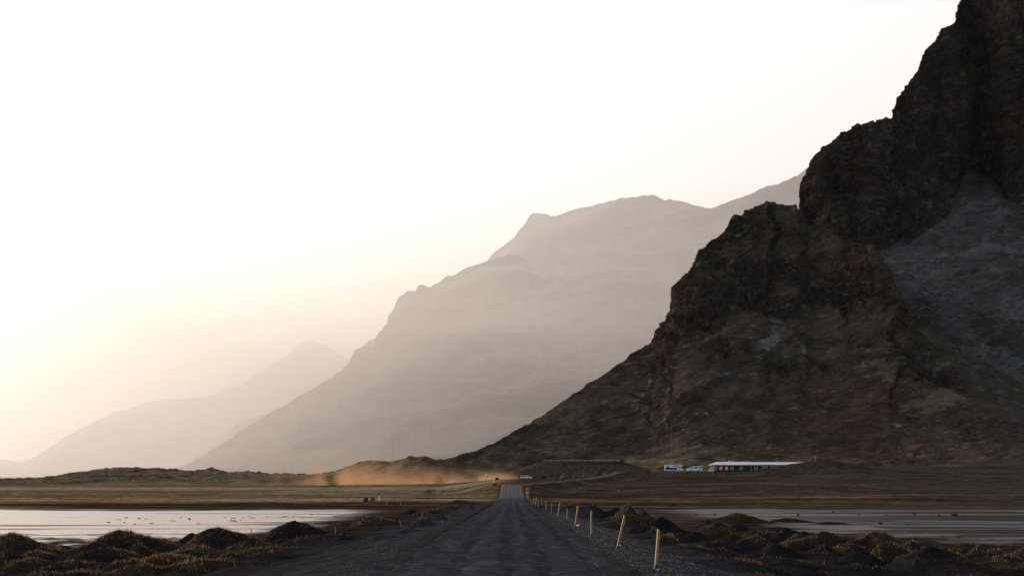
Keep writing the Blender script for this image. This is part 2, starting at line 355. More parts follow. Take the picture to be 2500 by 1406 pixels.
def ground_h(x, y, detail=True, parts=False):
    x = np.asarray(x, float); y = np.asarray(y, float)
    z = side_base(x, y)
    near = (y < 200)
    H = dunes(x, y)
    onroad = sstep(4.6, 3.4, np.abs(x))*(y < 345)
    H = H*(1-sstep(4.6, 3.8, np.abs(x)))
    ysh = y+11*fbm(x/30, y/60, 6, 4)+1.5*pn(x/6, y/9)
    flatm = sstep(.25, .02, np.abs(z-FLAT))*(y < 212)*(y > 30)
    wb = water_bias(x, y)
    st = fbm(x/34, y/5.0, 3.3, 5)
    bed = np.where(x < 0, .042, .032)*st + .012*pn(x/20,y/1.6,5)+ np.where(x < 0, np.where(wb>0,.08*wb,.006*wb)-.008, np.where(wb>0,.06*wb,.008*wb)-.004)+.07*sstep(192, 204, ysh)
    zz = z+flatm*bed
    if detail:
        tus = sstep(205, 260, y)*sstep(900, 500, y)
        zz = zz+tus*(.10*fbm(x/5, y/9, 0, 3)+.35*fbm(x/40, y/60, 2, 3)*sstep(230, 330, y)*np.where(x < 0, .35, 1.0))*sstep(3.6, 9, np.abs(x))
        loc = sstep(4.2, 7, np.abs(x))*(1-flatm)*sstep(215, 190, y)
        zz = zz+loc*(.10*fbm(x/3.5, y/3.5, 1.5, 4)+.03*pn(x*1.6, y*1.6))
    # dune-ring softly rising
    zz = zz+H+np.where(H > .08, .05*fbm(x/.9, y/.9, 4, 3)*np.clip(H*1.5, 0, 1), 0)
    # main road embankment
    mz = itp(x, MAINZ); md = np.abs(y-(592+.0*x)); zm = mz-np.clip(md-5, 0, 99)*.35
    zz = np.maximum(zz, np.where(md < 22, zm, -99))
    # side road to the right joins 345..500 m
    # lower terrace of the lodge and its front bank
    def terr(x0, x1, y0, y1, zt, sl):
        dd = np.hypot(np.maximum(np.maximum(x0-x, x-x1), 0), np.maximum(np.maximum(y0-y, y-y1), 0))
        return zt-dd*sl
    t1 = terr(42, 130, 545, 580, 3.85, .30); t2 = terr(13, 48, 624, 660, 8.45, .30)
    t1 = np.where((y > 500) & (y < 620), t1, -99); t2 = np.where((y > 560) & (y < 680), t2, -99)
    zz = np.maximum(zz, path_z(x, y))
    knoll = 4.6*np.exp(-((x-112)/22)**2-((y-520)/16)**2)
    ter = np.maximum(t1, t2)
    zz = np.maximum(zz, ter)+knoll*(y > 440)*(y < 600)*sstep(62, 90, x)*(1-sstep(545, 548, y))
    # under the road sheet
    zz = np.where((np.abs(x) < 2.9) & (y < 352), np.minimum(zz, roadz(y)-.10), zz)
    if parts: return zz, H, flatm, bed, ter
    return zz
def gz(x, y):
    return float(ground_h(np.array([float(x)]), np.array([float(y)]))[0])

def C(*a): return np.array(a, float)
def mixc(c, d, t): return c*(1-t[..., None])+d*t[..., None]
def veg_prob(x, y, H, n1, n3):
    e = .9; Hs = .25*(dunes(x+e, y)+dunes(x-e, y)+dunes(x, y+e*1.4)+dunes(x, y-e*1.4))
    cr = H-Hs; gx = dunes(x+.25, y)-dunes(x-.25, y)
    p = sstep(.20, .60, H+.22*n3+.10*n1)*sstep(-.35, .45, n1+.35*n3)
    global CREST; CREST = sstep(.02, .13, cr)*sstep(.25, .6, H)
    return np.clip(p*(.16+.84*sstep(-.03, .10, cr+.05*n3))*np.where(gx < 0, 1, .65), 0, 1)
def build_ground():
    NC = 1250
    s = np.linspace(-1, 1, NC)
    ys = [-40.0, -20, 0, 10, 18, 24, 28]
    y = 31.0
    while y < 640: ys.append(y); y *= 1+.0026*(1 if y < 250 else 1.6)
    while y < 45000: ys.append(y); y *= 1.03
    ys = np.array(ys); Y = np.repeat(ys[:, None], NC, 1)
    X = s[None, :]*(14+.47*np.maximum(Y, 0)) * np.where(Y > 900, 1+(Y-900)/2500, 1)
    Z, H, flatm, bed, ter = ground_h(X, Y, parts=True)
    # albedo
    n1 = fbm(X/9, Y/9, 8, 4); n2 = fbm(X/45, Y/14, 5, 4); n3 = fbm(X/1.1, Y/1.1, 2, 3); n4 = fbm(X/120, Y/22, 7, 4)
    sand = C(.020, .0185, .020); veg = C(.036, .031, .021); grav = C(.034, .036, .042); mud = C(.040, .030, .026)
    col = np.empty(X.shape+(3,)); col[:] = sand
    col = mixc(col, C(.034, .024, .021), sstep(.0, .5, n1))
    edge = sstep(10, 4.5, np.abs(X)-np.maximum(0, 70-Y)*.03+n3*.6)
    col = mixc(col, grav, edge)
    hd = np.clip(H/.5, 0, 1)
    # grass grows on the crests and right flanks
    vm = np.zeros(X.shape); kk = int(np.searchsorted(ys, 230)); vm[:kk] = veg_prob(X[:kk], Y[:kk], H[:kk], n1[:kk], n3[:kk])
    dm = 1-sstep(.02, .10, H)
    col = mixc(col, veg, np.clip(vm, 0, 1))
    col = mixc(col, C(.055, .042, .026), vm*sstep(.1, .6, n3)*.7)
    col = mixc(col, mud, flatm*dm)
    # beyond the water
    far = sstep(200, 216, Y+n1*2)
    L = sstep(4, -8, X)
    shore = mixc(np.broadcast_to(C(.040, .026, .021), col.shape), C(.20, .095, .042), sstep(-.1, .5, n2)*.8)
    field = mixc(np.broadcast_to(C(.15, .120, .078), col.shape), C(.30, .225, .125), sstep(.0, .5, n4+.25*n2))
    field = mixc(field, C(.045, .028, .018), sstep(.25, .5, fbm(X/30, Y/8, 4, 4)-.1))
    fld = sstep(238, 262, Y+8*n2)
    lcol = mixc(shore, field, fld)
    lcol = mixc(lcol, C(.33, .27, .17), sstep(430, 470, Y+10*n2)*sstep(570, 540, Y)*.7)
    lcol = mixc(lcol, C(.30, .16, .06), sstep(-40, -75, X)*fld*sstep(330, 240, Y)*.5)
    rcol = mixc(np.broadcast_to(C(.040, .031, .024), col.shape), C(.076, .066, .046), sstep(-.3, .5, n2+.4*n1))
    rcol = mixc(rcol, C(.20, .11, .05), sstep(.15, .55, n4+.2*n1)*sstep(460, 260, Y)*.8)
    rcol = mixc(rcol, C(.050, .049, .043), sstep(60, 120, X)*.6)
    fcol = mixc(rcol, lcol, L)
    col = mixc(col, fcol, far)
    bank = sstep(.6, 0, np.abs(Z-ter))*(Y > 500)*(Y < 620)
    col = mixc(col, C(.070, .058, .042), bank*.8)
    mr = sstep(6, 4.4, np.abs(Y-592+n3*.6)); col = mixc(col, C(.085, .08, .075), mr)
    col = mixc(col, C(.12, .07, .04), sstep(14, 6, np.abs(X))*sstep(290, 325, Y)*sstep(380, 340, Y)*.8*sstep(2, -2, X))
    col = np.clip(col, .006, 1)
    tex = fbm(X/2.2, Y/7, 3, 5, .62); tex2 = fbm(X/14, Y/30, 6, 5, .6)
    col = col*np.clip(1+far*(.55*tex+.45*tex2), .25, 2)[..., None]
    col = mixc(col, C(.030, .022, .015), far*sstep(.35, .6, tex+.4*tex2)*.7)
    wet = flatm*dm*sstep(.055, .0, bed)*.75
    V = np.stack([X, Y, Z], -1).reshape(-1, 3)
    me = np_mesh('ground', V, grid_faces(len(ys), NC), True, {'alb': col.reshape(-1, 3), 'wet': wet.ravel()})
    o = link_mesh('ground', me, terrain_mat('ground_soil', [(.7, .25), (4.5, .07)], wet=True, cvar=.38)); tag(o, kind='structure')
    return o
build_ground()

def build_water():
    m = bpy.data.materials.new('water'); m.use_nodes = True; t = m.node_tree; b = t.nodes['Principled BSDF']
    b.inputs['Base Color'].default_value = (.02, .022, .022, 1); b.inputs['Roughness'].default_value = .20; b.inputs['IOR'].default_value = 1.33
    b.inputs['Specular IOR Level'].default_value = .5
    g = t.nodes.new('ShaderNodeNewGeometry'); prev = None
    for sc_, dist, stx in ((1.3, .05, (1, 1.2, 1)), (.12, .20, (.35, 1.5, 1))):
        mp = t.nodes.new('ShaderNodeMapping'); mp.inputs['Scale'].default_value = stx
        nz = t.nodes.new('ShaderNodeTexNoise'); nz.inputs['Scale'].default_value = sc_; nz.inputs['Detail'].default_value = 4
        bp = t.nodes.new('ShaderNodeBump'); bp.inputs['Distance'].default_value = dist; bp.inputs['Strength'].default_value = 1
        t.links.new(g.outputs['Position'], mp.inputs[0]); t.links.new(mp.outputs[0], nz.inputs['Vector']); t.links.new(nz.outputs[0], bp.inputs['Height'])
        if prev: t.links.new(prev.outputs[0], bp.inputs['Normal'])
        prev = bp
    t.links.new(prev.outputs[0], b.inputs['Normal'])
    for (x0, x1) in ((-230, -9), (12, 230)):
        V = [(x0, 45, FLAT), (x1, 45, FLAT), (x1, 212, FLAT), (x0, 212, FLAT)]
        tag(link_mesh('water', np_mesh('water', V, [[0, 1, 2, 3]], False), m), kind='structure')
build_water()

# ------------------------------------------------------------------ gravel road
def build_road():
    xs = np.linspace(-4.6, 4.6, 150); ys = [-40.0, -10, 5, 15, 22]; y = 26.0
    while y < 352: ys.append(y); y *= 1.0035
    ys = np.array(ys); Y = np.repeat(ys[:, None], len(xs), 1); X = np.repeat(xs[None, :], len(ys), 0)
    widen = itp(Y, [(0, 1.0), (50, .86), (100, .80), (280, .72), (350, .66)])
    Xw = X*widen+.15*pn(Y/7, X*0+3)*np.sign(X)*np.clip(np.abs(X)-3, 0, 1)+.35*sstep(60,30,Y)*np.clip(X,0,9)*.1
    e = np.abs(X)/4.6
    Z = roadz(Y)+.07*(1-e**2)-sstep(.68, 1.0, e)*.36
    for c in (-1.55, -.25, .95, 2.2):
        Z -= .022*np.exp(-((X-c-.25*pn(Y/25, c))/.28)**2)
    Z += .012*fbm(X/.5, Y/1.2, 0, 3)+.012*fbm(X/2, Y/6, 0, 3)
    n = fbm(X/.7, Y/4, 3, 4); n2 = fbm(X/3, Y/18, 6, 3)
    col = np.empty(X.shape+(3,)); col[:] = C(.044, .048, .057)
    tr = sum(np.exp(-((X-c-.25*pn(Y/25, c))/.32)**2) for c in (-1.55, -.25, .95, 2.2))
    col = mixc(col, C(.024, .026, .030), np.clip(tr, 0, 1)*.9*sstep(-.6, .2, n))
    col = mixc(col, C(.070, .076, .086), sstep(.1, .7, n+n2*.4)*.6)
    col = mixc(col, C(.105, .108, .106), sstep(268, 312, Y+2*n)*.7)  # rising far stretch painted paler, as light catching its tilt
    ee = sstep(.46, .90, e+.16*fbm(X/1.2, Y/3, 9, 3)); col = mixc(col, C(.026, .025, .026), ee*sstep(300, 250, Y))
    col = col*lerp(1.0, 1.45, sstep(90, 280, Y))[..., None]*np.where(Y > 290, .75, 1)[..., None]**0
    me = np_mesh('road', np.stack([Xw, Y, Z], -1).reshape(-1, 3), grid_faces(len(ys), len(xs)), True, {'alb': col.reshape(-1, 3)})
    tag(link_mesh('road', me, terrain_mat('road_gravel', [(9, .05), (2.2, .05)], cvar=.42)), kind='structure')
    # access road: bends right from the end and climbs toward the lodge bank
    px, py, pz = PATH.T; tt = px
    tx, ty = np.gradient(px), np.gradient(py); L = np.hypot(tx, ty); nx, ny = ty/L, -tx/L
    ws = np.linspace(-2.6, 2.6, 9)
    X = px[:, None]+nx[:, None]*ws; Y = py[:, None]+ny[:, None]*ws
    Z = np.maximum(ground_h(X, Y).max(1, keepdims=True), pz[:, None])+.06-(np.abs(ws)/2.6)**4*.2
    col = np.empty(X.shape+(3,)); col[:] = C(.11, .11, .105); col = mixc(col, C(.07, .068, .06), sstep(-.2, .5, fbm(X/3, Y/3, 1)))
    me = np_mesh('road', np.stack([X, Y, Z], -1).reshape(-1, 3), grid_faces(len(tt), len(ws)), True, {'alb': col.reshape(-1, 3)})
    tag(link_mesh('road', me, bpy.data.materials['road_gravel']), kind='structure')
build_road()

def build_pebbles():
    rg = np.random.RandomState(3); n = 26000
    y = 31*np.exp(rg.rand(n)*1.35); x = np.where(rg.rand(n) < .7, rg.uniform(2.2, 6.2, n), rg.uniform(-9, 9, n))
    keep = (np.abs(x) < 7) | (rg.rand(n) < .4); x = x[keep]; y = y[keep]; n = len(x)
    z = np.where(np.abs(x) < 4.2, np.maximum(roadz(y)+.03-sstep(3.3, 4.2, np.abs(x))*.12, ground_h(x, y)), ground_h(x, y))
    r = .010+.022*rg.rand(n)**3; ico = np.array([(0, 0, .7), (.9, 0, .05), (.2, .9, 0), (-.85, .3, .1), (-.3, -.85, 0), (.5, -.6, .1)])
    fc = np.array([(0, 1, 2), (0, 2, 3), (0, 3, 4), (0, 4, 5), (0, 5, 1)])
    th = rg.rand(n)*6.28; c, s = np.cos(th), np.sin(th); V = ico[None]*r[:, None, None]*rg.uniform(.6, 1.3, (n, 6, 1))
    V = np.stack([V[..., 0]*c[:, None]-V[..., 1]*s[:, None], V[..., 0]*s[:, None]+V[..., 1]*c[:, None], V[..., 2]], -1)
    V += np.stack([x, y, z], -1)[:, None]
    Fc = fc[None]+np.arange(n)[:, None, None]*6
    shade = rg.uniform(.03, .10, n)**1; shade[rg.rand(n) < .02] = .3
    alb = np.repeat((shade[:, None]*C(1, 1.02, 1.06))[:, None], 6, 1).reshape(-1, 3)
    me = np_mesh('gravel', V.reshape(-1, 3), Fc.reshape(-1, 3), False, {'alb': alb})
    o = link_mesh('gravel', me, terrain_mat('pebble', [], cvar=.2, spec=.3) if False else pebble_mat())
    tag(o, 'loose grey gravel scattered on the road and its shoulders', 'gravel', kind='stuff')
def pebble_mat():
    m = bpy.data.materials.new('pebble'); m.use_nodes = True; t = m.node_tree; b = t.nodes['Principled BSDF']
    A = t.nodes.new('ShaderNodeAttribute'); A.attribute_name = 'alb'; t.links.new(A.outputs['Color'], b.inputs['Base Color'])
    b.inputs['Roughness'].default_value = .7; return m
build_pebbles()

# ------------------------------------------------------------------ grass on the dunes
def grass_mat():
    m = bpy.data.materials.new('dune_grass'); m.use_nodes = True; t = m.node_tree; t.nodes.clear()
    A = t.nodes.new('ShaderNodeAttribute'); A.attribute_name = 'alb'
    d = t.nodes.new('ShaderNodeBsdfDiffuse'); tr = t.nodes.new('ShaderNodeBsdfTranslucent'); mx = t.nodes.new('ShaderNodeMixShader'); mx.inputs[0].default_value = .55
    o = t.nodes.new('ShaderNodeOutputMaterial')
    t.links.new(A.outputs['Color'], d.inputs[0]); t.links.new(A.outputs['Color'], tr.inputs[0])
    t.links.new(d.outputs[0], mx.inputs[1]); t.links.new(tr.outputs[0], mx.inputs[2]); t.links.new(mx.outputs[0], o.inputs[0]); return m
def build_grass():
    rg = np.random.RandomState(11); pts = []
    n = 2400000
    y = 34*np.exp(rg.rand(n)*math.log(210/34.)); x = rg.uniform(-1, 1, n)*(4+.42*y)
    k = (np.abs(x) > 4.2); x, y = x[k], y[k]
    H = dunes(x, y)*(1-sstep(4.6, 3.8, np.abs(x)))
    k0 = H > .03
    x, y, H = x[k0], y[k0], H[k0]
    n1 = fbm(x/9, y/9, 8, 4); n3 = fbm(x/1.1, y/1.1, 2, 3)
    p = veg_prob(x, y, H, n1, n3)
    k = rg.rand(len(x)) < p*.8; cr_ = CREST[k]; x, y, H, n3 = x[k], y[k], H[k], n3[k]
    n = len(x); z = ground_h(x, y)
    lim = 420000
    if n > lim: s = rg.permutation(n)[:lim]; x, y, H, n3, z, cr_ = x[s], y[s], H[s], n3[s], z[s], cr_[s]; n = lim
    L = rg.uniform(.05, .15, n)*(1+.8*(rg.rand(n) < .04))
    L = L*(1+.7*cr_*rg.rand(n))
    lean = rg.normal(.35, .35, n); ly = rg.normal(0, .35, n); wd = rg.uniform(.004, .009, n)*(1+y/80)
    th = rg.rand(n)*3.14; wx, wy = np.cos(th)*wd, np.sin(th)*wd*.5
    B = np.stack([x, y, z-.02], -1)
    mid = B+np.stack([lean*.35*L, ly*.35*L, L*.62], -1); tip = B+np.stack([lean*1.1*L, ly*1.1*L, L*(1-.25*np.abs(lean))], -1)
    W = np.stack([wx, wy, wx*0], -1)
    V = np.stack([B-W, B+W, mid+W*.7, mid-W*.7, tip], 1).reshape(-1, 3)
    i = np.arange(n)[:, None]*5
    T = np.concatenate([i+np.array([[0, 1, 2]]), i+np.array([[0, 2, 3]]), i+np.array([[3, 2, 4]])], 0)
    c = C(.052, .043, .029)*rg.uniform(.55, 1.3, (n, 1)); c = np.where((rg.rand(n) < .05+.38*cr_)[:, None], C(.24, .155, .078)*rg.uniform(.7, 1.2, (n, 1)), c)  # few straw blades anywhere; many golden ones on crests paint in rim light
    me = np_mesh('dune_grass', V, T, False, {'alb': np.repeat(c[:, None], 5, 1).reshape(-1, 3)})
    tag(link_mesh('dune_grass', me, grass_mat()), 'dry olive and straw grass over the black sand dunes, golden rim light coloured into the crests', 'grass', kind='stuff')
build_grass()

# ------------------------------------------------------------------ mountains
def sil_noise(px, amp, sc, seed):
    return amp*fbm(px/sc, px*0+seed, 0, 5, .6)
def sitp(px, pts, k=70):
    ps = np.arange(px.min()-200, px.max()+200, 2.0); v = itp(ps, pts)
    for _ in range(2): v = np.convolve(np.pad(v, k//2, mode='edge'), np.ones(k//2*2+1)/(k//2*2+1), 'valid')
    return np.interp(px, ps, v)
def column_layer(px, y, sil, D, Db, zb, back, power, jag=0, jsc=40, seed=0, smooth=60):
    """height of a massif: crest (px->py) at depth D(px), rising from depth Db; world metres"""
    ps = np.arange(px.min()-200, px.max()+200, 1.0)
    s = itp(ps, sil); sd = s + (sil_noise(ps, jag, jsc, seed) if jag else 0)
    k = int(smooth)*2+1; s2 = np.convolve(np.pad(s, k//2, mode='edge'), np.ones(k)/k, 'valid')
    det = np.interp(px, ps, sd); smo = np.interp(px, ps, s2)
    Dc = sitp(px, D); Dbb = sitp(px, Db) if isinstance(Db, (list, tuple)) else Db
    zbb = sitp(px, zb) if isinstance(zb, (list, tuple)) else zb
    t = (y-Dbb)/(Dc-Dbb); tc = np.clip(t, 0, 1)
    wgt = sstep(.55, .98, tc)
    e = (HY-lerp(np.maximum(smo, det), det, wgt))/F
    zc = CZ+e*Dc
    pw = sitp(px, power) if isinstance(power, (list, tuple)) else power
    z = zbb+(zc-zbb)*tc**pw
    z = np.where(t < 0, zbb+t*60, z)
    return np.where(y > Dc, zc-(y-Dc)*back, z), t
def build_massif(name, p0, p1, nc, nr, y0, y1, hfun, disp, albf, m, kind='structure'):
    px = np.linspace(p0, p1, nc)
    yy = np.linspace(y0, y1, 1600)
    PX, YY = np.meshgrid(px, yy)            # rows depth
    Z = hfun(PX, YY)[0]
    Yr = np.empty((nr, nc)); 
    dz = np.diff(Z, axis=0); dy = (yy[1]-yy[0])
    vis = np.abs(dz)+.55*dy
    # visible side gets the density
    el = (Z-CZ)/YY; mx = np.maximum.accumulate(el, 0); hid = el < mx-.004
    vis = vis*np.where(hid[1:], .18, 1)
    S = np.concatenate([np.zeros((1, nc)), np.cumsum(vis, 0)], 0)
    # share row spacing with neighbours
    for j in range(nc):
        Yr[:, j] = np.interp(np.linspace(0, S[-1, j], nr), S[:, j], yy)
    k = 7; pad = np.pad(Yr, ((0, 0), (k//2, k//2)), mode='edge'); Yr = sum(pad[:, i:i+nc] for i in range(k))/k
    P = np.repeat(px[None, :], nr, 0)
    Zr, info = hfun(P, Yr)
    X = (P-CX)/F*Yr
    V = np.stack([X, Yr, Zr], -1)
    du = np.gradient(V, axis=1); dv = np.gradient(V, axis=0)
    Nn = np.cross(du, dv); Nn /= np.linalg.norm(Nn, axis=-1, keepdims=True)+1e-9
    Nn *= np.sign(Nn[..., 2:3]+1e-9)
    dd = disp(V, Nn, info)
    Nd = Nn.copy(); V = V+Nd*dd[..., None]
    du = np.gradient(V, axis=1); dv = np.gradient(V, axis=0)
    N2 = np.cross(du, dv); N2 /= np.linalg.norm(N2, axis=-1, keepdims=True)+1e-9; N2 *= np.sign(N2[..., 2:3]+1e-9)
    alb = np.clip(albf(V, N2, info), .004, 1)
    at_ = {'alb': alb.reshape(-1, 3)}
    if 'rockm' in info: at_['rockm'] = info['rockm'].ravel()
    me = np_mesh(name, V.reshape(-1, 3), grid_faces(nr, nc), True, at_)
    return tag(link_mesh(name, me, m), kind=kind)

SIL_B = [(600,1175),(740,1163),(790,1153),(838,1144),(850,1137),(880,1128),(905,1126),(950,1127),(975,1124),(1000,1114),(1015,1114),(1040,1113),(1060,1120),(1080,1121),
 (1130,1108),(1170,1098),(1200,1085),(1250,1056),(1300,1028),(1400,962),(1500,897),(1527,877),(1535,868),(1590,832),(1602,806),(1625,778),(1638,752),(1640,738),(1645,705),
 (1660,682),(1675,662),(1700,625),(1720,603),(1762,568),(1770,552),(1785,540),(1840,508),(1873,488),(1890,497),(1905,500),(1925,505),(1938,503),(1946,520),(1990,556),(2060,588),(2130,604),
 (2165,650),(2180,700),(2250,795),(2350,853),(2420,893),(2500,938),(2700,1040),(3000,1120)]
D_B = [(700,690),(1075,650),(1200,664),(1300,700),(1500,830),(1640,930),(1700,970),(1873,1080),(1946,1100),(2060,1000),(2130,930),(2180,890),(2300,850),(2500,800),(3000,760)]
Z_B = [(700,-2.5),(1000,-2),(1180,-1),(1300,1.2),(1500,4.0),(1700,4.5),(2000,5),(2500,6.5),(3000,8)]
SIL_A = [(1700,1100),(1880,700),(1940,535),(1947,517),(1950,500),(1958,488),(1968,468),(1969,440),(1975,415),(1983,398),(1998,376),(2020,358),(2045,338),(2060,326),(2078,318),(2085,308),(2120,299),(2140,293),(2165,290),(2179,282),
 (2183,258),(2190,241),(2215,212),(2238,176),(2246,158),(2258,130),(2280,105),(2290,94),(2304,70),(2335,52),(2337,40),(2332,22),(2340,6),(2352,-8),(2420,-70),(2600,-190),(3000,-260)]
BND = [(1700,900),(1900,585),(2060,600),(2150,614),(2230,578),(2300,532),(2330,500),(2342,450),(2360,425),(2395,415),(2425,440),(2455,485),(2500,505),(2700,520),(3000,560)]
def near_h(px, y):
    zb_, tb = column_layer(px, y, SIL_B, D_B, [(700,620),(1100,622),(1300,626),(1520,626),(1720,604),(2500,582)], Z_B, 1.0, [(1000,1.0),(1250,1.12),(1500,1.18),(1700,1.25),(1900,1.45),(2130,1.55),(2500,1.3)], jag=2.2, jsc=28, seed=2.2, smooth=40)
    e_b = (HY-itp(px, BND)-sil_noise(px, 8, 60, 5))/F; ps = np.arange(px.min()-9, px.max()+9)
    sA = np.interp(px, ps, itp(ps, SIL_A)+sil_noise(ps, 2.5, 26, 8.8)); e_c = (HY-sA)/F
    zS = itp(px, [(1700,150),(2000,185),(2200,200),(2350,222),(2500,215),(3000,190)])+6*pn(px/140, y/300, 1.0)
    DS = itp(px, [(1700,1120),(2200,1130),(2350,1150),(2500,1130),(3000,1080)])
    Dbn = np.minimum((zS-.66*DS-CZ)/(e_b-.66), 1260.0); zbn = zS-(DS-Dbn)*.66; tc = 2.3
    Dc = (zbn-tc*Dbn-CZ)/(e_c-tc); Dc = np.maximum(Dc, Dbn+4)
    zc = CZ+e_c*Dc
    tt = np.clip((y-Dbn)/(Dc-Dbn), 0, 1)
    za = np.where(y < Dbn, zS-(DS-y)*.66, zbn+(zc-zbn)*(tt**.9))
    za = np.where(y > Dc, zc-(y-Dc)*1.9, za); zb_ = np.where(y > 1380, -20, zb_)
    za = np.where(px < 1880, -30, za)
    z = np.maximum(za, zb_)
    who = sstep(-3, 3, za-zb_)
    return z, dict(who=who, t=tb, cliff=sstep(Dbn-6, Dbn+2, y)*who, tt=tt, px=px)
def near_disp(V, Nn, I):
    x, y, z = V[..., 0], V[..., 1], V[..., 2]
    steep = sstep(.86, .55, Nn[..., 2])
    crest = np.where(I['who'] > .5, 4*I['tt']*(1-I['tt']), sstep(1.0, .8, I['t']))
    gul = ridged((x+.35*y)/60+.3*pn(x/90, y/90, z/90), (y-.3*x)/190, z/170, 4, .55)
    r1 = ridged(x/34, y/50, z/42, 5, .56); r2 = fbm(x/9, y/9, z/7, 5, .6)
    scree = (1-I['cliff'])*I['who']
    up = sstep(.12, .55, I['t'])*(1-I['who'])
    up = up*sstep(1480, 1640, I['px']+60*pn(z/20, x/50))
    rock = np.clip(I['cliff']+up*sstep(-.4, .5, fbm(x/70, y/70, z/70, 3)+steep+.1*(I['px'] > 1500)), 0, 1)
    amp = .25+.75*crest
    PY = HY-F*(z-CZ)/y; band = sstep(-30, 45, I['px']-(2150+(PY-640)*.62))*sstep(560, 700, PY)*(1-I['who']); I['band'] = band
    rock = rock*(1-.85*band)
    low = sstep(0, .15, I['t'])
    d = rock*(11.5*(gul-.92)*amp+4.6*(r1-.95)*amp+1.3*r2)
    d = d+(1-rock)*(1-I['who'])*low*(1.2*(gul-.6)*amp*sstep(1300, 1600, I['px'])+.5*fbm(x/22, y/22, z/22, 4)+.35*r2)
    d = d+rock*(.9*(ridged(x/4.5, y/6, z/4, 3, .6)-.9)+1.6*(ridged((x+.5*z)/13, y/18, (z-.25*x)/8, 3, .6)-.9)*amp)
    d = d+scree*(.9*fbm(x/30, y/90, z/60, 3)+.35*r2)
    hill = (1-low)*.35*fbm(x/14, y/14, 0, 4)
    d = d+hill*sstep(-.05, .1, I['t'])
    d = d+sstep(1150, 800, I['px'])*.9*ridged(x/16, y/30, 0, 4, .5)*sstep(.2, .7, I['t'])-sstep(1150,800,I['px'])*.5
    I['rock'] = rock; I['scree'] = scree
    return d*sstep(705, 860, I['px'])
def near_alb(V, Nn, I):
    x, y, z = V[..., 0], V[..., 1], V[..., 2]
    n1 = fbm(x/40, y/60, z/30, 5, .6); n2 = fbm(x/8, y/8, z/6, 4, .6); n3 = fbm(x/150, y/150, z/100, 3)
    # streaks run down the slope, along the fall to the left
    st = fbm((x+1.3*z)/70, (y)/60, (z-.6*x)/9, 4, .6)
    rockc = mixc(np.broadcast_to(C(.020, .017, .0165), V.shape), C(.034, .032, .031), sstep(-.3, .7, n1+.5*n2))
    rockc = mixc(rockc, C(.036, .022, .017), sstep(.1, .7, n3+.4*n1)*.7)
    moss = mixc(np.broadcast_to(C(.030, .027, .019), V.shape), C(.050, .042, .026), sstep(-.2, .6, n1+.6*n2))
    rockc = mixc(rockc, moss, sstep(.45, .8, Nn[..., 2]+.15*n2)*.8)
    rockc = mixc(rockc, C(.11, .115, .11), sstep(.80, .95, n2+.3*n1)*.6)
    slope = mixc(np.broadcast_to(C(.024, .022, .020), V.shape), C(.040, .033, .027), sstep(-.4, .5, st))
    slope = mixc(slope, C(.046, .043, .034), sstep(0, .8, n1*.6+.5*st)*.6)
    slope = mixc(slope, C(.036, .022, .018), sstep(.15, .6, -n3+.5*n2)*.7)
    slope = mixc(slope, C(.13, .13, .12), sstep(.85, 1.0, n2+.2*n1)*.5)
    low = sstep(.20, .02, I['t'])
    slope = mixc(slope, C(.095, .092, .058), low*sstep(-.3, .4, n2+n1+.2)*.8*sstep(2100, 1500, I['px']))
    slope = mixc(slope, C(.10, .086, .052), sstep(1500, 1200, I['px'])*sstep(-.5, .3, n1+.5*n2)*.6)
    slope = mixc(slope, C(.05, .035, .025), sstep(.1, .4, ridged(x/16, y/30, 0, 3, .5)-1.0)*low*.8)
    scr = mixc(np.broadcast_to(C(.050, .050, .050), V.shape), C(.074, .074, .073), sstep(-.3, .5, n1+.5*n2))
    scr = mixc(scr, C(.030, .027, .025), sstep(.05, .5, fbm(x/45, y/60, z/60, 4, .6)+.35*sstep(2330, 2480, I['px'])-.1)*.8)
    c = mixc(slope*C(1.04, .95, .88)*.92, rockc*C(1.12, 1.0, .95), I['rock'])*1.38; c = mixc(c, scr, I['scree'])
    I['rockm'] = np.clip(.14+.86*I['rock']+.12*I['scree'], 0, 1)
    PX, PY = I['px'], HY-F*(z-CZ)/y
    c = mixc(c, C(.044, .037, .031)*.95, I['band']*.75)
    blob = lambda cx, cy, rx, ry, an: np.exp(-(((PX-cx)*math.cos(an)+(PY-cy)*math.sin(an))/rx)**2-(((PY-cy)*math.cos(an)-(PX-cx)*math.sin(an))/ry)**2)*(1-I['who'])
    gr = blob(2160, 890, 60, 14, .15)+blob(2210, 940, 110, 16, .35)+blob(2265, 985, 60, 26, -.1)+blob(2330, 965, 50, 10, .1)
    c = mixc(c, C(.095, .080, .052), sstep(.35, .85, gr+.8*fbm((x+z)/14, y/20, (z-.3*x)/3, 5, .65))*.8)
    pr = blob(1900, 780, 26, 70, .25)+blob(1868, 840, 40, 16, -.4)+blob(1960, 860, 40, 30, 0)*.7+blob(1560, 960, 40, 18, -.5)*.7
    c = mixc(c, C(.125, .125, .12), sstep(.5, .95, pr*.8+.55*fbm(x/7, y/9, z/6, 4, .65))*.7)
    n4 = lerp(fbm((x+1.3*z)/16, y/9, (z-.6*x)/2.2, 4, .65), fbm(x/3.5, y/4, z/3, 4, .65), I['rock']); c = c*np.clip(1+(.24+.46*I['rock'])*n4, .4, 2.2)[..., None]
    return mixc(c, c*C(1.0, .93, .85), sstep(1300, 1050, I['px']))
M_NEAR = terrain_mat('mountain_rock', [(.10, 2.2), (.5, .7)], cvar=.28, cells=((.10, 4.5, .25), (.55, 1.1, .40)))
build_massif('mountain', 700, 2950, 1350, 900, 576, 1440, near_h, near_disp, near_alb, M_NEAR)

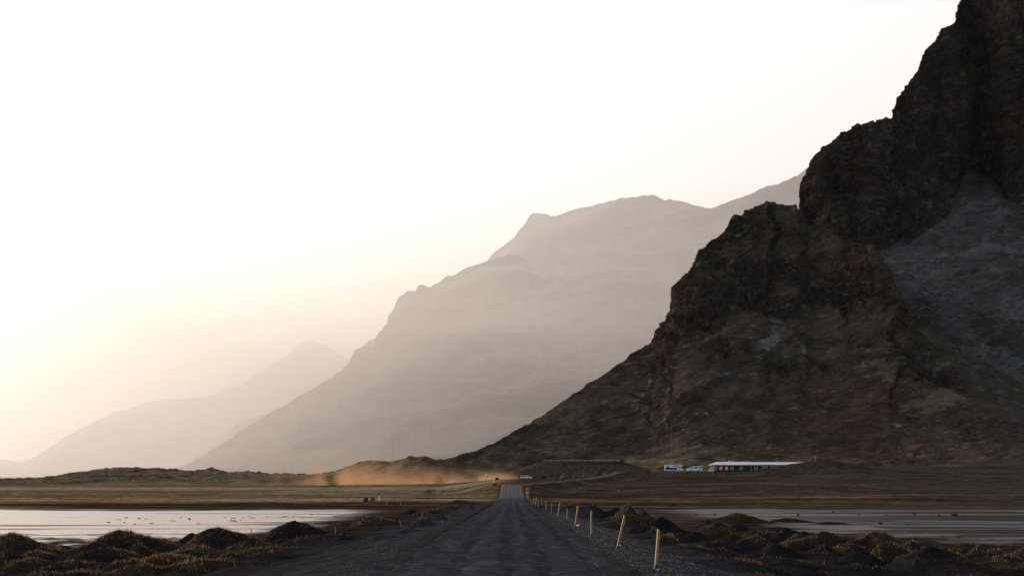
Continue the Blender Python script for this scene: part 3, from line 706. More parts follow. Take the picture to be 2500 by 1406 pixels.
def scree_boulders():
    rg = np.random.RandomState(21); n = 9000
    px = rg.uniform(1330, 2650, n); y = rg.uniform(640, 1150, n)
    z, I = near_h(px, y); e = (z-CZ)/y
    ps = I['who'] > .5; scr_ = ps & (I['cliff'] < .2); slo = (~ps) & (I['t'] > .05) & (I['t'] < .75) & (rg.rand(n) < .25)
    k = (scr_ | slo); px, y, z, scr_ = px[k], y[k], z[k], scr_[k]; n = len(px); x = (px-CX)/F*y
    r = np.where(scr_, .35+1.5*rg.rand(n)**4, .25+.9*rg.rand(n)**4)
    ico = np.array([(0, 0, .9), (.9, .1, .1), (.25, .85, .2), (-.8, .45, 0), (-.5, -.8, .15), (.55, -.75, -.05), (0, 0, -.6)])
    fc = np.array([(0, 1, 2), (0, 2, 3), (0, 3, 4), (0, 4, 5), (0, 5, 1), (6, 2, 1), (6, 3, 2), (6, 4, 3), (6, 5, 4), (6, 1, 5)])
    th = rg.rand(n)*6.28; c, s_ = np.cos(th), np.sin(th); V = ico[None]*r[:, None, None]*rg.uniform(.6, 1.35, (n, 7, 1))
    V = np.stack([V[..., 0]*c[:, None]-V[..., 1]*s_[:, None], V[..., 0]*s_[:, None]+V[..., 1]*c[:, None], V[..., 2]], -1)+np.stack([x, y, z+.25], -1)[:, None]
    a = np.where(scr_, rg.uniform(.05, .13, n), rg.uniform(.03, .10, n))[:, None]*C(1, .98, .95)
    me = np_mesh('scree_boulders', V.reshape(-1, 3), (fc[None]+np.arange(n)[:, None, None]*7).reshape(-1, 3), False, {'alb': np.repeat(a[:, None], 7, 1).reshape(-1, 3)})
    tag(link_mesh('scree_boulders', me, pebble_mat()), 'grey boulders strewn over the scree and slopes of the near mountain', 'boulders', kind='stuff')
scree_boulders()
M_FAR = terrain_mat('far_rock', [(.012, 20), (.05, 5)], cvar=.25)
def far_disp(amp, sc):
    def f(V, Nn, I):
        x, y, z = V[..., 0], V[..., 1], V[..., 2]; t = I['t']; c = sstep(1.0, .75, t)*.95+.05
        return (amp*(ridged((x+.4*y)/sc+.3*pn(x/sc, y/sc), y/sc/2.2, z/sc/2, 5, .55)-.9)*c+amp*.18*c**.5*fbm(x/sc*6, y/sc*6, z/sc*8, 4, .6))*sstep(-.02, .12, t)*sstep(0, 260, z)
    return f
def far_alb(V, Nn, I):
    x, y, z = V[..., 0], V[..., 1], V[..., 2]; n = fbm(x/300, y/300, z/80, 5, .6)
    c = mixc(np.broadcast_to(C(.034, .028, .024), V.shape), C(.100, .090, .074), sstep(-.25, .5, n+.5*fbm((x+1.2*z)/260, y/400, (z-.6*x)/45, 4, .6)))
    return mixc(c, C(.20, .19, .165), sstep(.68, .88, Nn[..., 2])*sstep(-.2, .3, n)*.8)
def simple(sil, D, Db, back, power, jag, jsc, seed, smooth=60, zb=-6):
    def f(px, y):
        z, t = column_layer(px, y, sil, D, Db, zb, back, power, jag, jsc, seed, smooth); return np.maximum(z, -60), dict(t=t, px=px)
    return f
SIL_M2 = [(200,1200),(430,1146),(500,1110),(600,1042),(700,985),(780,940),(840,903),(862,884),(868,870),(900,835),(915,826),(930,820),(944,800),(955,795),(958,780),(965,742),(975,722),(988,718),(990,711),(1010,708),(1012,716),(1022,699),(1032,696),(1052,700),
 (1078,682),(1088,676),(1140,654),(1180,642),(1215,628),(1255,621),(1275,624),(1300,645),(1400,655),(1480,640),(1600,660),(1800,720),(2200,850)]
D_M2 = [(200,2900),(500,3000),(860,3250),(1000,3350),(1250,3350),(1800,2900),(2200,2700)]
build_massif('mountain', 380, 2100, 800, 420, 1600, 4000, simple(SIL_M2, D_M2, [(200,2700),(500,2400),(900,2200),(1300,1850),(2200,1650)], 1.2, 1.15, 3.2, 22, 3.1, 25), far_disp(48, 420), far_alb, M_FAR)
SIL_M1 = [(950,900),(1100,740),(1180,650),(1200,622),(1230,598),(1240,590),(1256,578),(1268,560),(1283,544),(1290,528),(1300,521),(1335,519),(1345,526),(1357,528),(1400,512),(1450,501),(1500,490),(1515,485),(1565,479),(1590,475),(1600,478),(1620,490),(1640,490),(1665,492),(1700,503),(1730,508),
 (1745,507),(1790,488),(1840,470),(1865,458),(1900,448),(1945,428),(1980,405),(2100,340),(2400,250)]
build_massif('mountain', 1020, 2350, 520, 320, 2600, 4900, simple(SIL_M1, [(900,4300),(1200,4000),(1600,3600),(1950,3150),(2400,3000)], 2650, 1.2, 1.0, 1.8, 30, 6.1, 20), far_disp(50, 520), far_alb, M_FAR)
SIL_F = [(-600,1060),(-200,1105),(-60,1112),(0,1118),(50,1128),(80,1118),(130,1085),(160,1064),(200,1043),(280,1006),(320,998),(360,980),(400,975),(450,972),(500,968),(530,960),(560,945),(580,943),(600,932),(618,916),(650,900),(660,890),(700,870),(716,855),(730,842),(745,836),(757,831),(775,836),(800,843),(815,856),(862,884),(950,940),(1050,1000),(1500,1200)]
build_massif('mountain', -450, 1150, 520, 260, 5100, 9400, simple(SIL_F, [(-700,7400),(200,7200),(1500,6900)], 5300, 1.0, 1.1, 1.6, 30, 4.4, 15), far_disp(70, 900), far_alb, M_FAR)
SIL_F2 = [(200,1190),(400,1158),(470,1120),(510,1088),(545,1060),(580,1032),(640,1012),(690,994),(760,958),(900,880),(1200,800)]
build_massif('mountain', 300, 1100, 260, 160, 4000, 5600, simple(SIL_F2, [(0,4700),(1500,4500)], 4050, 1.0, 1.1, 1.5, 30, 9.4, 10), far_disp(30, 500), far_alb, M_FAR)
SIL_F3 = [(-1400,960),(-300,985),(0,1003),(70,1018),(110,1035),(160,1052),(240,1085),(320,1110),(500,1150),(800,1190)]
build_massif('mountain', -400, 700, 260, 120, 10500, 15500, simple(SIL_F3, [(-1500,13000),(1500,13000)], 10800, 1.0, 1.0, 1.5, 50, 1.4, 10), far_disp(60, 1200), far_alb, M_FAR)
# grassy moraine on the left, behind the fields
SIL_H = [(-500,1166),(-200,1169),(0,1171),(100,1168),(140,1163),(170,1157),(200,1152),(235,1146),(258,1144),(264,1147),(280,1143),(300,1145),(318,1142),(365,1143),(380,1140),(400,1143),(412,1147),(455,1148),(480,1147),(510,1144),(540,1147),(556,1152),(600,1151),(640,1155),(720,1158),(860,1162),(1000,1170),(1100,1180)]
def hill_disp(V, Nn, I):
    x, y = V[..., 0], V[..., 1]; t = I['t']
    return (1.3*(ridged(x/22, y/26, 0, 4, .55)-.9)+.8*fbm(x/5, y/7, 0, 4))*sstep(.02, .3, t)*np.where(t > .97, .3, 1)
def hill_alb(V, Nn, I):
    x, y, z = V[..., 0], V[..., 1], V[..., 2]; n = fbm(x/18, y/18, z/4, 5, .6); n2 = fbm(x/60, y/50, 4, 3)
    c = mixc(np.broadcast_to(C(.15, .120, .080), V.shape), C(.22, .18, .12), sstep(-.2, .5, n))
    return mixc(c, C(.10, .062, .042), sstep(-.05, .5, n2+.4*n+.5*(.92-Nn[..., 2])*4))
build_massif('hill', -520, 1120, 1000, 220, 640, 1050, simple(SIL_H, [(-500,900),(0,860),(1100,820)], 650, .25, .9, .8, 14, 2.9, 4, zb=-2.6), hill_disp, hill_alb, terrain_mat('hill_turf', [(.5, .5), (2, .2)], cvar=.3))

# ------------------------------------------------------------------ common materials
M_white = mat('white_paint', (.72, .74, .76), .35, noise=.05, nscale=2)
M_glass = mat('dark_glass', (.02, .025, .03), .08, spec=.5)
M_tyre = mat('tyre_rubber', (.02, .02, .02), .8, noise=.2)
M_rim = mat('alloy', (.35, .35, .36), .35, .8)
M_dark = mat('black_plastic', (.03, .03, .03), .6, noise=.2)
M_red = mat('red_lens', (.35, .02, .01), .3)
M_lamp = mat('lamp_lens', (.8, .8, .78), .2)
M_yel = mat('yellow_plastic', (.38, .19, .045), .55, noise=.18, nscale=9)
M_yelw = mat('weathered_yellow_plastic', (.33, .22, .06), .6, noise=.2, nscale=9)
M_refl = mat('reflector_band', (.55, .62, .64), .3)
M_wood = mat('weathered_wood', (.12, .09, .065), .9, noise=.35, nscale=12, bump=.4)
M_palewood = mat('pale_wood', (.30, .25, .20), .9, noise=.3, nscale=12)
M_rock = mat('boulder_rock', (.035, .032, .032), .9, noise=.5, nscale=3, bump=.8)
M_greyrock = mat('grey_boulder_rock', (.09, .09, .095), .9, noise=.4, nscale=3, bump=.8)
M_steel = mat('galvanised_steel', (.40, .42, .44), .4, .6, noise=.1)
M_sign = mat('sign_enamel', (.80, .76, .70), .35, noise=.05)
M_black = mat('black_print', (.02, .02, .02), .5)
M_orange = mat('orange_enamel', (.60, .22, .03), .5, noise=.1)

# ------------------------------------------------------------------ roadside marker posts
POSTS = [  # foot px, foot py, top px, top py, depth
 (1600.0,1385.8,1607.8,1291.0,36.5),(1506,1338.8,1525,1256.7,46),(1443.8,1309,1443.5,1245.7,55.5),(1403.6,1284.9,1410.7,1234.8,70),
 (1383.6,1270.8,1384.5,1240,80.6),(1361,1263,1367,1227,97),(1346.2,1256,1346.5,1227.7,112),(1334.5,1247.3,1333.5,1222,127),(1321.3,1239.5,1321.6,1216,151),
 (1313.2,1234,1313.3,1219,171),(1307.4,1231.6,1310,1212.5,187),(1301,1228.5,1304.3,1214,211),(1294.5,1223,1294.5,1211,242),(1291,1221,1290.8,1209,262),(1287.8,1217.5,1286.3,1206,285)]
PL = ['nearest yellow marker post, with a pale reflector band, on the gravel shoulder','orange lit yellow marker post leaning right, second nearest of the roadside row',
 'upright yellow marker post, third nearest of the row beside the road','yellow marker post leaning right beside a small pale stone, fourth nearest',
 'short upright yellow marker post, fifth nearest of the roadside row','leaning yellow marker post, sixth nearest of the roadside row','straight yellow marker post, seventh nearest of the roadside row',
 'yellow marker post tilting slightly left, eighth nearest of the roadside row','straight yellow marker post, ninth from the front of the roadside row','short yellow marker post right behind a dark roadside stone, tenth from the front',
 'leaning yellow marker post, eleventh from the front of the roadside row','leaning yellow marker post, twelfth from the front of the roadside row','small distant yellow marker post, thirteenth from the front of the row',
 'small distant yellow marker post, fourteenth from the front of the row','farthest small yellow marker post, just in front of the orange sign']
for i, (bx, by, tx, ty, d) in enumerate(POSTS):
    X = (bx-CX)*d/F; g = max(gz(X, d), float(roadz(d))-.08)
    a = at(bx, by, d); h = (by-ty)*d/F; dx = (tx-bx)*d/F
    foot = Vector((X, d, min(a.z, g+.02))); top = Vector((X+dx, d+.02, a.z+h))
    L = (top-foot).length
    r = empty('marker_post', foot, label=PL[i], cat='marker post', group='yellow marker posts along the road edge')
    q = (top-foot).to_track_quat('Z', 'Y'); r.rotation_mode = 'QUATERNION'; r.rotation_quaternion = q
    m1 = M_yelw if i in (0, 2, 4) else M_yel
    s = MB()
    # hollow wedge-shaped profile: a folded strip with a slanted cap
    w2 = .035 if i < 8 else .045
    pr = [(-w2, -.02), (-w2*.55, -.045), (w2*.55, -.045), (w2, -.02), (w2*.9, .025), (-w2*.9, .025)]
    bm = s.bm; lo = [bm.verts.new((x, y, -.25)) for x, y in pr]; hi = [bm.verts.new((x, y, L-.03+(y+.045)*.5)) for x, y in pr]
    bm.faces.new(lo[::-1]); bm.faces.new(hi)
    for j in range(6): bm.faces.new((lo[j], lo[(j+1) % 6], hi[(j+1) % 6], hi[j]))
    s.build('post', m1, r)
    if i < 8:
        MB().box((0, -.048, L*.79), (.048, .008, L*.10), bev=.002).build('reflector', M_refl, r)
        MB().box((0, -.012, .035), (.08, .078, .14), bev=.008).build('base_sleeve', M_dark, r)

# ------------------------------------------------------------------ stones
def rock(px, py_base, d, wpx, hpx, label, group=None, m=None, seed=0, name='boulder', cat='boulder', zfix=None):
    X = (px-CX)*d/F; z = gz(X, d) if zfix is None else zfix
    wd, h = wpx*d/F, hpx*d/F
    s = MB().rock((0, 0, h*.40), (wd/2, wd*.42, h*.62), seed, 3, .3)
    o = s.build(name, m or M_rock, None, True); o.location = (X, d, z)
    return tag(o, label, cat, group)
rock(893,1231,250,11,11,'dark boulder on the far shore, left of a matching pair','pair of boulders on the far shore',seed=1)
rock(909,1233,245,12,13,'dark grey boulder on the far shore, right of the pair','pair of boulders on the far shore',m=M_greyrock,seed=2)
RR = [(1325,1172,583,10,9,'dark round boulder just right of the white car'),(1358,1172,583,6,9,'narrow dark boulder standing upright beside the gravel road'),(1305,1170,583,12,5,'low dark boulder heap touching the nose of the white car'),
 (1376,1167,583,14,12,'large sloping boulder with a pale left face by the road'),(1386,1171,583,7,7,'small grey boulder just right of the sloping one'),(1404,1165,583,10,10,'grey boulder roughly midway along the roadside row'),
 (1427,1163,583,9,11,'tall grey boulder, third from the right end of the roadside row'),(1453,1163,583,10,12,'tall pointed grey boulder, second from the right end of the row'),(1479,1160,583,9,8,'grey boulder at the right end of the roadside row'),
 (1214,1174,583,9,5,'low dark boulder left of the car on the road verge')]
for i, (px, py, d, wp, hp, lb) in enumerate(RR):
    rock(px, py, d, wp, hp, lb, 'boulders lining the gravel road', M_greyrock if 'grey' in lb or 'pale' in lb else M_rock, 10+i)
WR = [(1605,1257,172,4,3,'tiny rock on the mud closest to the tall dune'),(1663,1256,174,5,3,'small rock on the mud flat, second from the left'),(1698,1257,172,7,4,'flat dark rock on the mud beside the pools'),
 (1745,1258,170,6,5,'dark rock on the mud just above a low dune'),(1949,1258,170,5,6,'blocky upright dark rock standing in the shallow pool'),(2035,1251,183,7,5,'pyramid shaped dark rock at the far edge of the pool'),
 (2096,1257,172,5,3,'little dark rock half sunk in the pool'),(2165,1257,172,5,3,'pale small rock in the middle of the pool'),(2232,1256,174,9,5,'dark double lobed rock standing in shallow water'),(2274,1258,170,6,3,'small dark rock between two larger ones in the pool'),
 (2292,1259,169,9,4,'rounded dark rock left of the widest rock in the pool'),(2330,1259,169,17,6,'widest dark rock in the right hand pool'),(2350,1261,166,7,3,'low dark rock at the right end of the widest rock'),(2149,1278,141,9,6,'tall dark rock at the near edge of the mud bar'),
 (2216,1280,139,14,4,'low pointed rock at the end of the mud bar'),(2343,1313,109,13,5,'flat dark rock alone on the near wet mud'),(2150,1281,138,8,3,'low rock beside the tall one on the mud bar')]
for i, (px, py, d, wp, hp, lb) in enumerate(WR):
    rock(px, py, d, wp, hp, lb, 'rocks scattered in the right hand pools', seed=40+i, name='rock', cat='rock', zfix=FLAT-.03)
rock(1319,1239,150,8,9,'dark stone at the road edge beside the ninth yellow post',seed=70,name='rock',cat='rock')
rock(1408,1284,70.5,11,5,'small pale stone at the foot of the fourth yellow post',m=M_sign,seed=71,name='rock',cat='rock')
rock(1513,1324,49,6,3,'small white stone beside the leaning second yellow post',m=M_sign,seed=72,name='rock',cat='rock')
rock(1606,1386,36.4,5,3,'small white stone at the foot of the nearest yellow post',m=M_sign,seed=73,name='rock',cat='rock')
rock(1080,1295,88,2,1.6,'single white pebble on the left verge of the road',m=M_sign,seed=74,name='rock',cat='rock')
# white specks low in the left water line
rng = random.Random(9)
for i in range(34):
    px = rng.uniform(240, 640) if i % 2 else rng.uniform(560, 900); d = rng.uniform(140, 165) if px < 600 else rng.uniform(160, 178)
    z = FLAT-.02; X = (px-CX)*d/F
    if X > -12: continue
    s = MB().rock((0, 0, .03), (rng.uniform(.10, .34), rng.uniform(.1, .25), rng.uniform(.03, .06)), 80+i, 2, .3)
    o = s.build('stone', M_rock, None, True); o.location = (X, d, z)
    tag(o, 'small dark stone lying in the shining shallows left of the road', 'stone', 'small stones in the left shallows')

# ------------------------------------------------------------------ stakes, poles, fences
def stake(px, py0, py1, d, label, lean=0, m=None, name='stake', r=.03, cat='stake', group=None, z=None):
    """foot py0, top py1"""
    X = (px-CX)*d/F; h = (py0-py1)*d/F; zz = gz(X, d) if z is None else z
    s = MB().cyl((0, 0, -.2), (lean*h, 0, h), r, r*.85, 8).cyl((lean*h, 0, h), (lean*h*1.02, 0, h+.02), r*.85, r*.4, 8)
    o = s.build(name, m or M_wood); o.location = (X, d, zz); return tag(o, label, cat, group)
def depth_for(px, py, z0=None):
    ds = np.linspace(34, 620, 3000); z = ground_h((px-CX)*ds/F, ds); k = np.nonzero(HY+(CZ-z)*F/ds <= py)[0]
    return float(ds[k[0]]) if len(k) else 560.
ST = [(920,1350,1323,'dark wooden stake in the sand among straw tufts, left of the road',0,M_wood,.035),(799,1353,1341,'short dark stake leaning in bare black sand',-.15,M_wood,.03),(819,1304,1288,'thin pale stake beside the broad grassy dune',0,M_palewood,.02),
 (1097,1273,1257,'thin stake on the left verge close to the road',0,M_wood,.03),(981,1285,1268,'thin leaning stake among the small left dunes',-.3,M_palewood,.02),(1031,1262,1250,'slim pale stake behind the small left dunes',0,M_palewood,.02),
 (1147,1243,1236,'tiny stake on the left verge near the road bend',0,M_wood,.03),(616,1305,1292,'pale split stake poking from sand behind the grassy dune',-.2,M_palewood,.05)]
for (px, p0, p1, lb, ln, mm, r) in ST: stake(px, p0, p1, depth_for(px, p0), lb, ln, mm, r=r)
FP = [(776,1222,1216),(820,1222,1216),(870,1223,1216),(916,1222,1215),(944,1231,1220),(978,1232,1216),(969,1223,1214),(1015,1222,1216),(1054,1222,1213),(1097,1221,1214),(1110,1221,1215),(1130,1220,1208)]
for i, (px, p0, p1) in enumerate(FP):
    d = depth_for(px, p0)
    stake(px, p0, p1, d, f'thin wooden fence post on the far shore, number {i+1} from the left', 0, M_palewood, 'fence_post', .035, 'fence post', 'thin fence posts along the far shore')
FP2 = [(1005,1212,1199,'tall dark fence post alone at the edge of the pale field'),(155,1208,1196,'pale leaning post standing in the left field'),(1069,1180,1174,'dark post right of the twin posts by the main road'),(1075,1180,1174,'dark post, right one of the twins by the main road'),
 (715,1159,1147,'tall dark pole on the low hill left of the dust'),(745,1158,1150,'short pole with a small box on the low hill'),(798,1158,1151,'left one of two tiny poles on the skyline hill'),(805,1158,1151,'right one of two tiny poles on the skyline hill'),(1447,1235,1216,'thin dark stake right of the road behind the posts'),
 (1510,1202,1194,'small pale stake in the brown meadow right of the road'),(1574,1150,1145,'tiny pale stake on the lodge bank left of the camper')]
for (px, p0, p1, lb) in FP2:
    if p0 < 1165 and px < 900:
        d = 815; z = float(at(px, p0+1, d).z)-.3; stake(px, p0, p1, d, lb, 0, M_wood, 'pole', .09, 'pole', z=z)
    elif px == 1574: stake(px, p0, p1, 548, lb, 0, M_palewood, r=.06, z=3.85)
    else: stake(px, p0, p1, depth_for(px, p0), lb, .35 if px == 155 else 0, M_palewood if 'pale' in lb else M_wood, 'fence_post' if 'post' in lb else 'stake', .05, 'fence post' if 'post' in lb else 'stake')
# wire fence along the near side of the main road: one fence with posts as parts
def wire_fence():
    x0, x1, y = -95., -8., 572.; r = empty('wire_fence', (x0, y, gz(x0, y)), label='low post and wire fence along the foot of the main road', cat='fence')
    pts = []
    for i in range(30):
        x = lerp(x0, x1, i/29); z = gz(x, y); pts.append((x, z))
        MB().cyl((x-x0, 0, z-gz(x0, y)-.2), (x-x0+.05*math.sin(i*2.1), 0, z-gz(x0, y)+1.15), .07, .06, 6).build('post', M_wood, r)
    for k, hh in enumerate((.45, .8, 1.1)):
        s = MB()
        for (xa, za), (xb, zb) in zip(pts[:-1], pts[1:]): s.cyl((xa-x0, -.06, za-pts[0][1]+hh), (xb-x0, -.06, zb-pts[0][1]+hh), .012, seg=4)
        s.build('wire', M_steel, r)
wire_fence()

# ------------------------------------------------------------------ signs
def sign_post(px, py0, d, label, plates, poles, name='road_sign', z=None):
    X = (px-CX)*d/F; zz = gz(X, d) if z is None else z
    r = empty(name, (X, d, zz), label=label, cat='road sign')
    for (x, h) in poles: MB().cyl((x, 0, -.2), (x, 0, h), .035, seg=8).build('pole', M_steel, r)
    for (x, zc, w_, h_, rz, m, lb) in plates:
        R = Matrix.Rotation(rz, 3, 'Z'); p = MB().box((x, -.05, zc), (w_, .03, h_), R, bev=.01).build('plate', m, r)
        if lb: p['label'] = lb
        MB().box((x, -.05, zc), (w_*.9, .036, h_*.06), R).build('stripe', M_black, p) if h_ > .5 else None
    return r
sign_post(1183, 1175, 575, 'cluster of white road boards catching the sun at the junction', [(-.45, 1.0, .42, 1.2, -1.1, M_sign, None), (.05, .85, .42, 1.4, -1.1, M_sign, None), (.45, 2.6, .62, .8, -1.1, M_sign, 'square white plate above the tall boards')], [(-.45, 1.0), (.05, 1.0), (.45, 2.7)])
o = sign_post(1208, 1193, 345, 'tilted white direction board on the left verge before the junction', [(0, .95, 1.0, .22, -.9, M_sign, None)], [(-.3, .9), (.3, .9)])
o.rotation_euler = (0, math.radians(-14), 0)
rock(1207,1194,343,9,5,'dark stone below the tilted white board on the left verge',seed=90,name='rock',cat='rock')
sign_post(1287.5, 1211, 292, 'small orange warning sign over two white plates at the bend', [(0, 1.75, .62, .62, 0, M_orange, 'orange warning plate'), (-.17, 1.05, .16, .30, 0, M_sign, None), (.12, 1.05, .16, .30, 0, M_sign, None)], [(-.17, 1.3), (.12, 1.8)], z=-2.15)
sign_post(926, 1229, 248, 'small white reflector board glinting right of the two boulders', [(0, .75, .30, .62, -1.1, M_sign, None)], [(0, .7)], name='reflector_board')

# ------------------------------------------------------------------ vehicles
def wheel(parent, x, y, r):
    w_ = MB().cyl((x, y-.11, r), (x, y+.11, r), r, seg=20).build('wheel', M_tyre, parent)
    MB().cyl((x, y-.125, r), (x, y+.125, r), r*.6, seg=16).build('rim', M_rim, w_)
def suv(loc, rz):
    r = empty('car', loc, rz, 'white sports utility car driving right and trailing dust', 'car')
    prof = [(-2.25,.45),(-2.3,.75),(-2.28,1.05),(-2.05,1.55),(-1.85,1.66),(.25,1.68),(.55,1.58),(1.15,1.12),(2.05,1.0),(2.28,.82),(2.32,.5),(2.2,.34),(-2.1,.34)]
    MB().prism(prof, -.9, .9, .07).build('body', M_white, r)
    for y in (-.905, .905):
        MB().prism([(-1.75,1.12),(-1.68,1.5),(-.75,1.54),(-.72,1.12)], y-.01, y+.01).build('window', M_glass, r)
        MB().prism([(-.66,1.12),(-.66,1.54),(.2,1.55),(.48,1.46),(.85,1.14)], y-.01, y+.01).build('window', M_glass, r)
        MB().box((0, y, .42), (2.4, .03, .16)).build('sill_trim', M_dark, r)
    R = Matrix.Rotation(math.radians(52.5), 3, 'Y')
    MB().box((.88, 0, 1.37), (.74, 1.5, .03), Matrix.Rotation(math.radians(37.5), 3, 'Y')).build('windscreen', M_glass, r)
    for x in (-1.4, 1.42):
        for y in (-.82, .82): wheel(r, x, y, .37)
    for y in (-.68, .68):
        MB().box((2.25, y, .84), (.14, .36, .16), bev=.02).build('headlight', M_lamp, r)
        MB().box((-2.24, y, 1.0), (.1, .26, .22), bev=.02).build('tail_light', M_red, r)
    MB().box((2.31, 0, .62), (.05, 1.0, .22), bev=.01).build('grille', M_dark, r)
    MB().box((0.5, -1.0, 1.12), (.14, .2, .14), bev=.03).build('mirror', M_white, r)
    return r
def place_z(px, d): X = (px-CX)*d/F; return X, gz(X, d)
X, z = place_z(1285, 592); suv((X, 592, z), math.radians(-12))
def camper(loc, rz):
    r = empty('motorhome', loc, rz, 'white motorhome with an over-cab bunk parked at the left on the bank', 'motorhome')
    prof = [(-3.6,.45),(-3.65,1.0),(-3.6,2.35),(-3.45,2.55),(2.2,2.75),(2.95,2.7),(3.35,2.35),(3.2,2.05),(2.5,1.9),(2.75,1.35),(3.5,1.15),(3.6,.7),(3.5,.4),(-3.4,.4)]
    MB().prism(prof, -1.1, 1.1, .06).build('body', M_white, r)
    MB().box((-1.0, -1.11, 1.15), (4.4, .03, .78)).build('side_stripe', M_dark, r)
    for x, w_, z_, h in ((-2.4, .9, 1.75, .4), (.3, 1.1, 2.25, .35), (1.35, .8, 2.25, .35)):
        MB().box((x, -1.12, z_), (w_, .04, h), bev=.01).build('window', M_glass, r)
    MB().prism([(1.75,1.35),(1.75,1.85),(2.3,1.85),(2.6,1.35)], -1.13, -1.09).build('window', M_glass, r)
    MB().box((2.63, 0, 1.62), (.03, 1.8, .5), Matrix.Rotation(math.radians(-24), 3, 'Y')).build('windscreen', M_glass, r)
    for x in (-2.2, 2.6):
        for y in (-.95, .95): wheel(r, x, y, .36)
    for y in (-.8, .8): MB().box((3.53, y, .9), (.1, .3, .22), bev=.02).build('headlight', M_lamp, r)
    MB().box((-1.2, 0, 2.68), (.6, .5, .12), bev=.03).build('roof_vent', M_white, r)
    return r
X, z = place_z(1645, 552); camper((X, 552, 3.85), math.radians(-4))
def van(loc, rz):
    r = empty('van', loc, rz, 'white panel van facing left, parked between the motorhome and the lodge', 'van')
    prof = [(-2.75,.5),(-2.78,.95),(-2.5,1.12),(-1.9,1.3),(-1.3,2.0),(-1.0,2.12),(2.6,2.15),(2.72,2.0),(2.78,.6),(2.7,.36),(-2.65,.36)]
    MB().prism(prof, -.98, .98, .06).build('body', M_white, r)
    MB().prism([(-1.75,1.32),(-1.2,1.9),(-.75,1.9),(-.75,1.32)], -1.0, -.97).build('window', M_glass, r)
    MB().box((.3, -.99, 1.62), (1.25, .03, .5), bev=.01).build('window', M_glass, r)
    MB().box((2.05, -.99, 1.62), (.9, .03, .5), bev=.01).build('window', M_glass, r)
    MB().box((-1.62, 0, 1.67), (.03, 1.6, .82), Matrix.Rotation(math.radians(40), 3, 'Y')).build('windscreen', M_glass, r)
    for x in (-1.75, 1.8):
        for y in (-.88, .88): wheel(r, x, y, .35)
    for y in (-.75, .75):
        MB().box((-2.72, y, .88), (.1, .3, .2), bev=.02).build('headlight', M_lamp, r)
        MB().box((2.77, y, 1.1), (.05, .16, .4), bev=.01).build('tail_light', M_red, r)
    MB().box((1.2, -.99, .78), (1.4, .02, .05)).build('side_moulding', M_dark, r)
    return r
X, z = place_z(1696, 552); van((X, 552, 3.85), math.radians(3))

